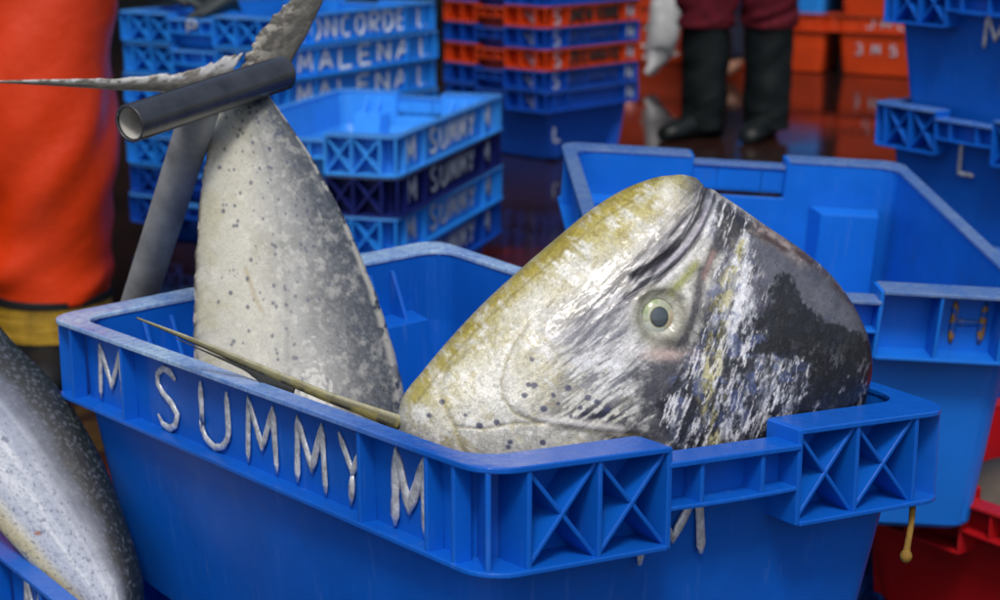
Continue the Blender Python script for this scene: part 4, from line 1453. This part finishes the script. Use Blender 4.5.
def body_joints(h=1.7, hip=(0, 0), lean=0.0):
    s = h / 1.7
    return {'pelvis': (hip[0], hip[1], .92 * s, .15 * s, .11 * s), 'belly': (0, lean * .3, 1.08 * s, .14 * s, .11 * s), 'chest': (0, lean * .7, 1.30 * s, .17 * s, .12 * s), 'neck': (0, lean, 1.46 * s, .06 * s, .06 * s),
            'skull': (0, lean + .01, 1.58 * s, .085 * s, .10 * s), 'crown': (0, lean, 1.68 * s, .06 * s, .07 * s),
            'shl': (-.19 * s, lean * .8, 1.38 * s, .06 * s), 'ell': (-.26 * s, lean + .02, 1.12 * s, .045 * s), 'wrl': (-.24 * s, lean - .12, .92 * s, .03 * s), 'hal': (-.24 * s, lean - .17, .86 * s, .035 * s, .02 * s),
            'shr': (.19 * s, lean * .8, 1.38 * s, .06 * s), 'elr': (.26 * s, lean + .02, 1.12 * s, .045 * s), 'wrr': (.24 * s, lean - .12, .92 * s, .03 * s), 'har': (.24 * s, lean - .17, .86 * s, .035 * s, .02 * s),
            'hl': (-.10 * s, 0, .86 * s, .085 * s), 'kl': (-.12 * s, -.02, .48 * s, .055 * s), 'al': (-.13 * s, .0, .10 * s, .038 * s), 'fl': (-.135 * s, -.03, .05 * s, .03 * s, .025 * s),
            'hr': (.10 * s, 0, .86 * s, .085 * s), 'kr': (.12 * s, -.02, .48 * s, .055 * s), 'ar': (.13 * s, .0, .10 * s, .038 * s), 'fr': (.135 * s, -.03, .05 * s, .03 * s, .025 * s)}


BODY_E = chain('pelvis', 'belly', 'chest', 'neck', 'skull', 'crown') + chain('chest', 'shl', 'ell', 'wrl', 'hal') + chain('chest', 'shr', 'elr', 'wrr', 'har') + chain('pelvis', 'hl', 'kl', 'al', 'fl') + chain('pelvis', 'hr', 'kr', 'ar', 'fr')


def garment_leg(bm, pts, radii, n=28, fold=.004, sd=0.0, depth=1.0):
    """loose trouser leg or boot shaft with folds: closed tube with wavy radius"""
    K = 60
    P = smooth_line([tuple(p) for p in pts], K)
    Rd = smooth_line([(r, 0) for r in radii], K)[:, 0]
    rings = []
    for i in range(K):
        rr_ = []
        for k in range(n):
            a = 2 * math.pi * k / n
            w_ = fold * .5 * math.sin(a * 3 + sd + 2.2 * math.sin(i * .11 + sd) + i * .10) * math.sin(i * .21 + a) + fold * (2 * float(vnoise(np.array([math.cos(a) * 1.6 + sd + i * .16]), np.array([math.sin(a) * 1.6 + i * .05 + sd]))[0]) - 1)
            rr_.append(bm.verts.new((P[i][0] + (Rd[i] + w_) * math.cos(a), P[i][1] + (Rd[i] * depth + w_) * math.sin(a), P[i][2])))
        rings.append(rr_)
    for a, b in zip(rings, rings[1:]):
        for k in range(n):
            bm.faces.new((a[k], a[(k + 1) % n], b[(k + 1) % n], b[k]))
    bm.faces.new(rings[0][::-1]); bm.faces.new(rings[-1])


def boot_mesh(bm, x, y, top, toe, r_top=.088, r_ank=.062, length=.27, sd=0.0):
    """rubber boot at ankle (x, y): shaft plus foot reaching along the unit vector toe"""
    garment_leg(bm, [(x, y, top), (x, y, top * .6), (x, y, .13), (x, y, .035)], [r_top, r_top * .96, r_ank * 1.12, r_ank * 1.05], 24, .005, sd, 1.0)
    tx, ty = toe
    nx, ny = -ty, tx
    secs = [(-.07, .040, .10), (-.03, .050, .125), (.04, .050, .115), (.10, .050, .085), (.16, .050, .070), (.20, .038, .055), (.215, .015, .03)]
    rings = []
    for (d, hw_, ht) in secs:
        r_ = []
        for k in range(14):
            a = 2 * math.pi * k / 14
            cx_ = math.cos(a) * hw_
            cz_ = max(0.004, ht * (.5 + .5 * math.sin(a)) if math.sin(a) > -.5 else .004)
            r_.append(bm.verts.new((x + tx * d * length / .27 + nx * cx_, y + ty * d * length / .27 + ny * cx_, cz_)))
        rings.append(r_)
    for a, b in zip(rings, rings[1:]):
        for k in range(14):
            bm.faces.new((a[k], a[(k + 1) % 14], b[(k + 1) % 14], b[k]))
    bm.faces.new(rings[0][::-1]); bm.faces.new(rings[-1])


def person(label, x, y, rz, h=1.7):
    o = skin_mesh('person', body_joints(h), BODY_E, M['human'])
    o.location = (x, y, 0); o.rotation_euler = (0, 0, rz)
    tag(o, label, 'person', 'workers')
    # simple face and hair
    s = h / 1.7
    bm = bmesh.new()
    bmesh.ops.create_uvsphere(bm, u_segments=20, v_segments=12, radius=.115 * s)
    for v in bm.verts:
        v.co.z *= .8
        v.co = v.co + Vector((0, .03 * s, 1.645 * s))
    from_bm('hair', bm, M['hair'], o, smooth=True)
    bm = bmesh.new()
    add_tube(bm, [(0, -.09 * s, 1.60 * s), (0, -.115 * s, 1.57 * s), (0, -.10 * s, 1.555 * s)], [.008, .014, .012], 10)
    from_bm('nose', bm, M['human'], o, smooth=True)
    for sx in (-1, 1):
        bm = bmesh.new()
        bmesh.ops.create_uvsphere(bm, u_segments=10, v_segments=8, radius=.011 * s)
        for v in bm.verts: v.co = v.co + Vector((sx * .033 * s, -.085 * s, 1.605 * s))
        from_bm('eye', bm, M['hair'], o, smooth=True)
    return o


def jacket(o, h, mat, name='jacket', k=1.16):
    s = h / 1.7
    J = body_joints(h)
    sel = ['pelvis', 'belly', 'chest', 'shl', 'ell', 'wrl', 'shr', 'elr', 'wrr']
    jj = {q: tuple(J[q][:3]) + tuple(r * k + .008 for r in J[q][3:]) for q in sel}
    jj['col'] = (0, J['neck'][1], J['neck'][2] - .03, .085 * s, .08 * s)
    return skin_mesh(name, jj, chain('pelvis', 'belly', 'chest', 'col') + chain('chest', 'shl', 'ell', 'wrl') + chain('chest', 'shr', 'elr', 'wrr'), mat, o)


# worker in orange oilskins at the left
P1 = floor_pt(62, 372)
w1 = person('person in orange oilskin trousers with yellow bands at the left edge', P1.x - .15, P1.y, R(6), 1.74)
jacket(w1, 1.74, M['navy_cloth'])


def oil_leg(sx):
    bm = bmesh.new()
    x0 = sx * .16
    garment_leg(bm, [(sx * .10, 0, .95), (sx * .14, -.01, .75), (x0 - .005, -.02, .5), (x0 - .012, -.01, .28), (x0 - .022, 0, .155)], [.16, .145, .132, .118, .114], 40, .012, 3 + sx)
    return bm


bm = oil_leg(-1)
bm2 = oil_leg(1)
me2 = bpy.data.meshes.new('tmp'); bm2.to_mesh(me2); bm2.free()
bm.from_mesh(me2)
garment_leg(bm, [(0, 0, 1.30), (0, 0, 1.1), (0, 0, .95), (0, 0, .84)], [.21, .20, .19, .15], 40, .008, 9, .75)
from_bm('oilskin_trousers', bm, M['oilskin'], w1, smooth=True)
for sx in (-1, 1):
    xb = sx * .16 - .022
    for nm, mt, za, zb, ra_ in (('black_trim', 'black', .166, .152, .1165), ('yellow_band', 'yellow', .153, .083, .1150), ('black_hem', 'black', .085, .030, .1135), ('yellow_piping', 'yellow', .062, .047, .1150)):
        bm = bmesh.new()
        garment_leg(bm, [(xb, 0, za), (xb, 0, zb)], [ra_, ra_], 40, .0008, 3 + sx)
        from_bm(nm, bm, M[mt], w1, smooth=True)
    bm = bmesh.new()
    boot_mesh(bm, xb, 0, .06, (0, -1), .09, .07, sd=4)
    from_bm('boot', bm, M['black'], w1, smooth=True)

# worker in maroon trousers and dark boots, middle distance
PA, PB = floor_pt(704, 138), floor_pt(764, 136)
cx_, cy_ = (PA.x + PB.x) / 2, (PA.y + PB.y) / 2
w2 = person('person in maroon trousers and tall dark rubber boots standing on the wet floor', cx_, cy_, 0.0, 1.72)
jacket(w2, 1.72, M['navy_cloth'])
hx = (PB.x - PA.x) / 2
bm = bmesh.new()
for sx in (-1, 1):
    garment_leg(bm, [(sx * .10, 0, .95), (sx * .12, 0, .75), (sx * hx, -.005, .52), (sx * hx, 0, .42)], [.13, .122, .112, .106], 32, .010, 13 + sx)
garment_leg(bm, [(0, 0, 1.05), (0, 0, .95), (0, 0, .84)], [.19, .185, .15], 32, .008, 19, .75)
from_bm('maroon_trousers', bm, M['maroon'], w2, smooth=True)
for sx, toe in ((-1, (-.82, -.57)), (1, (-.45, -.89))):
    bm = bmesh.new()
    boot_mesh(bm, sx * hx, 0, .44, toe, .094, .080, sd=5 + sx)
    from_bm('boot', bm, M['boot'], w2, smooth=True)

# worker bending down behind, white gauntlet gloves
G = floor_pt(655, 80)
w3j = {'pelvis': (.40, .05, .80, .15, .12), 'belly': (.33, .02, .92, .14, .11), 'chest': (.16, -.02, .98, .16, .12), 'neck': (.0, -.03, .99, .06, .06), 'skull': (-.11, -.04, .98, .085, .10), 'crown': (-.20, -.05, .95, .06, .07),
       'shl': (.12, -.16, .88, .06), 'ell': (.09, -.18, .60, .045), 'wrl': (.04, -.18, .33, .032), 'hal': (.0, -.18, .20, .034, .02),
       'shr': (.12, .14, .88, .06), 'elr': (.12, .14, .62, .045), 'wrr': (.08, .08, .36, .032), 'har': (.05, .06, .24, .034, .02),
       'hl': (.40, -.06, .74, .085), 'kl': (.30, -.08, .44, .055), 'al': (.40, -.08, .09, .038), 'fl': (.28, -.09, .03, .035, .025),
       'hr': (.42, .14, .74, .085), 'kr': (.34, .16, .44, .055), 'ar': (.43, .16, .09, .038), 'fr': (.31, .17, .03, .035, .025)}
w3 = skin_mesh('person', w3j, BODY_E, M['human'])
w3.location = (G.x, G.y, 0)
tag(w3, 'person in dark blue bending down with long white gloves reaching to the floor', 'person', 'workers')
jj = {q: tuple(w3j[q][:3]) + tuple(r * 1.15 + .01 for r in w3j[q][3:]) for q in ('pelvis', 'belly', 'chest', 'shl', 'ell', 'shr', 'elr', 'hl', 'kl', 'al', 'hr', 'kr', 'ar')}
jj['slv'] = (.065, -.18, .43, .075); jj['srv'] = (.105, .115, .52, .06)
skin_mesh('overalls', jj, chain('pelvis', 'belly', 'chest') + chain('chest', 'shl', 'ell', 'slv') + chain('chest', 'shr', 'elr', 'srv') + chain('pelvis', 'hl', 'kl', 'al') + chain('pelvis', 'hr', 'kr', 'ar'), M['navy_cloth'], w3)
for (ex, ey, ez, wx_, wy_, wz_) in ((.055, -.18, .50, .01, -.19, .20), (.105, .115, .54, .045, .06, .26)):
    J = {'a': (ex, ey, ez, .100), 'b': ((ex + wx_) / 2, (ey + wy_) / 2, (ez + wz_) / 2 + .01, .092), 'c': (wx_, wy_, wz_, .085, .070), 'p': (wx_ - .02, wy_ - .01, wz_ - .07, .072, .045)}
    E = chain('a', 'b', 'c', 'p')
    for i_, (dx, dl) in enumerate(((-.036, .085), (-.013, .10), (.011, .095), (.033, .075))):
        J['f%d' % i_] = (wx_ - .03 + dx * .6, wy_ - .02 + dx, wz_ - .11, .019)
        J['g%d' % i_] = (wx_ - .055 + dx * .6, wy_ - .02 + dx, wz_ - .11 - dl * .45, .017)
        E += chain('p', 'f%d' % i_, 'g%d' % i_)
    J['t0'] = (wx_ - .055, wy_ + .02, wz_ - .05, .014); J['t1'] = (wx_ - .085, wy_ + .015, wz_ - .085, .012)
    E += chain('c', 't0', 't1')
    skin_mesh('glove', J, E, M['glove'], w3, sub=1)
# what the gloves are picking up
bm = bmesh.new()
bmesh.ops.create_icosphere(bm, subdivisions=3, radius=.055)
for v in bm.verts:
    k = .75 + .5 * float(vnoise(np.array([v.co.x * 30 + 4]), np.array([v.co.z * 30 + v.co.y * 20]))[0])
    v.co = Vector((v.co.x * k * .8, v.co.y * k, max(-.058, v.co.z * k * 1.2)))
o = from_bm('fish_scrap', bm, M['pink'], smooth=True)
o.location = (G.x - .14, G.y - .17, .062)
tag(o, 'small pinkish fish scrap on the floor at the fingertips of the white glove', 'fish scrap')

# worker behind the CONCORDE stack, forearm laid over the rim
HPt = pt(196, 10, 4.62)
w4j = {'pelvis': (-.05, .52, .95, .15, .11), 'belly': (-.05, .48, 1.10, .14, .11), 'chest': (-.05, .40, 1.28, .16, .12), 'neck': (-.05, .36, 1.44, .06, .06), 'skull': (-.05, .33, 1.55, .085, .10), 'crown': (-.05, .34, 1.65, .06, .07),
       'shl': (-.24, .36, 1.34, .06), 'ell': (-.27, .20, 1.02, .046), 'wrl': (-.12, .03, .72, .034), 'hal': (-.06, -.02, .655, .036, .022),
       'shr': (.14, .36, 1.34, .06), 'elr': (.24, .18, 1.00, .046), 'wrr': (.12, .02, .68, .034), 'har': (.03, .0, .655, .036, .022),
       'hl': (-.15, .52, .88, .085), 'kl': (-.15, .54, .48, .055), 'al': (-.15, .58, .09, .038), 'fl': (-.15, .46, .03, .035, .025),
       'hr': (.07, .52, .88, .085), 'kr': (.07, .54, .48, .055), 'ar': (.07, .58, .09, .038), 'fr': (.07, .46, .03, .035, .025)}
w4 = skin_mesh('person', w4j, BODY_E, M['human'])
w4.location = (HPt.x, HPt.y + .03, 0)
tag(w4, 'person behind the CONCORDE L stack resting dark green gloved hands on its rim', 'person', 'workers')
jj = {q: tuple(w4j[q][:3]) + tuple(r * 1.15 + .01 for r in w4j[q][3:]) for q in ('pelvis', 'belly', 'chest', 'shl', 'ell', 'wrl', 'shr', 'elr', 'wrr', 'hl', 'kl', 'al', 'hr', 'kr', 'ar')}
skin_mesh('overalls', jj, chain('pelvis', 'belly', 'chest') + chain('chest', 'shl', 'ell', 'wrl') + chain('chest', 'shr', 'elr', 'wrr') + chain('pelvis', 'hl', 'kl', 'al') + chain('pelvis', 'hr', 'kr', 'ar'), M['green_cloth'], w4)
for (wx_, wy_, wz_, sx) in ((-.12, .03, .70, 1), (.12, .02, .67, -1)):
    J = {'a': (wx_, wy_, wz_, .044), 'p': (wx_ + sx * .07, wy_ - .035, wz_ - .05, .048, .028)}
    E = chain('a', 'p')
    for i_, (dx, dl) in enumerate(((-.036, .075), (-.013, .09), (.011, .085), (.033, .065))):
        J['f%d' % i_] = (wx_ + sx * .11, wy_ - .035 + dx, wz_ - .06, .014)
        J['g%d' % i_] = (wx_ + sx * (.11 + dl * .55), wy_ - .04 + dx, wz_ - .09, .012)
        E += chain('p', 'f%d' % i_, 'g%d' % i_)
    J['t0'] = (wx_ + sx * .07, wy_ - .08, wz_ - .05, .015); J['t1'] = (wx_ + sx * .11, wy_ - .095, wz_ - .07, .012)
    E += chain('a', 't0', 't1')
    skin_mesh('glove', J, E, M['green_cloth'], w4, sub=1)

# ------------------------------------------------------------------ yellow rope end hanging below the crate in front
ra, rb = pt(913, 502, 1.505), pt(906, 556, 1.50)
bm = bmesh.new()
add_tube(bm, [ra, ra.lerp(rb, .4) + Vector((.001, 0, 0)), ra.lerp(rb, .85), rb], [.0030, .0027, .0030, .0045], 12)
bmesh.ops.create_icosphere(bm, subdivisions=2, radius=.0056, matrix=Matrix.Translation(rb) @ Matrix.Diagonal((1.0, .9, 1.15, 1)))
o = from_bm('rope_end', bm, M['rope'], smooth=True)
tag(o, 'knotted yellow rope end hanging in front of the dark red crate', 'rope')
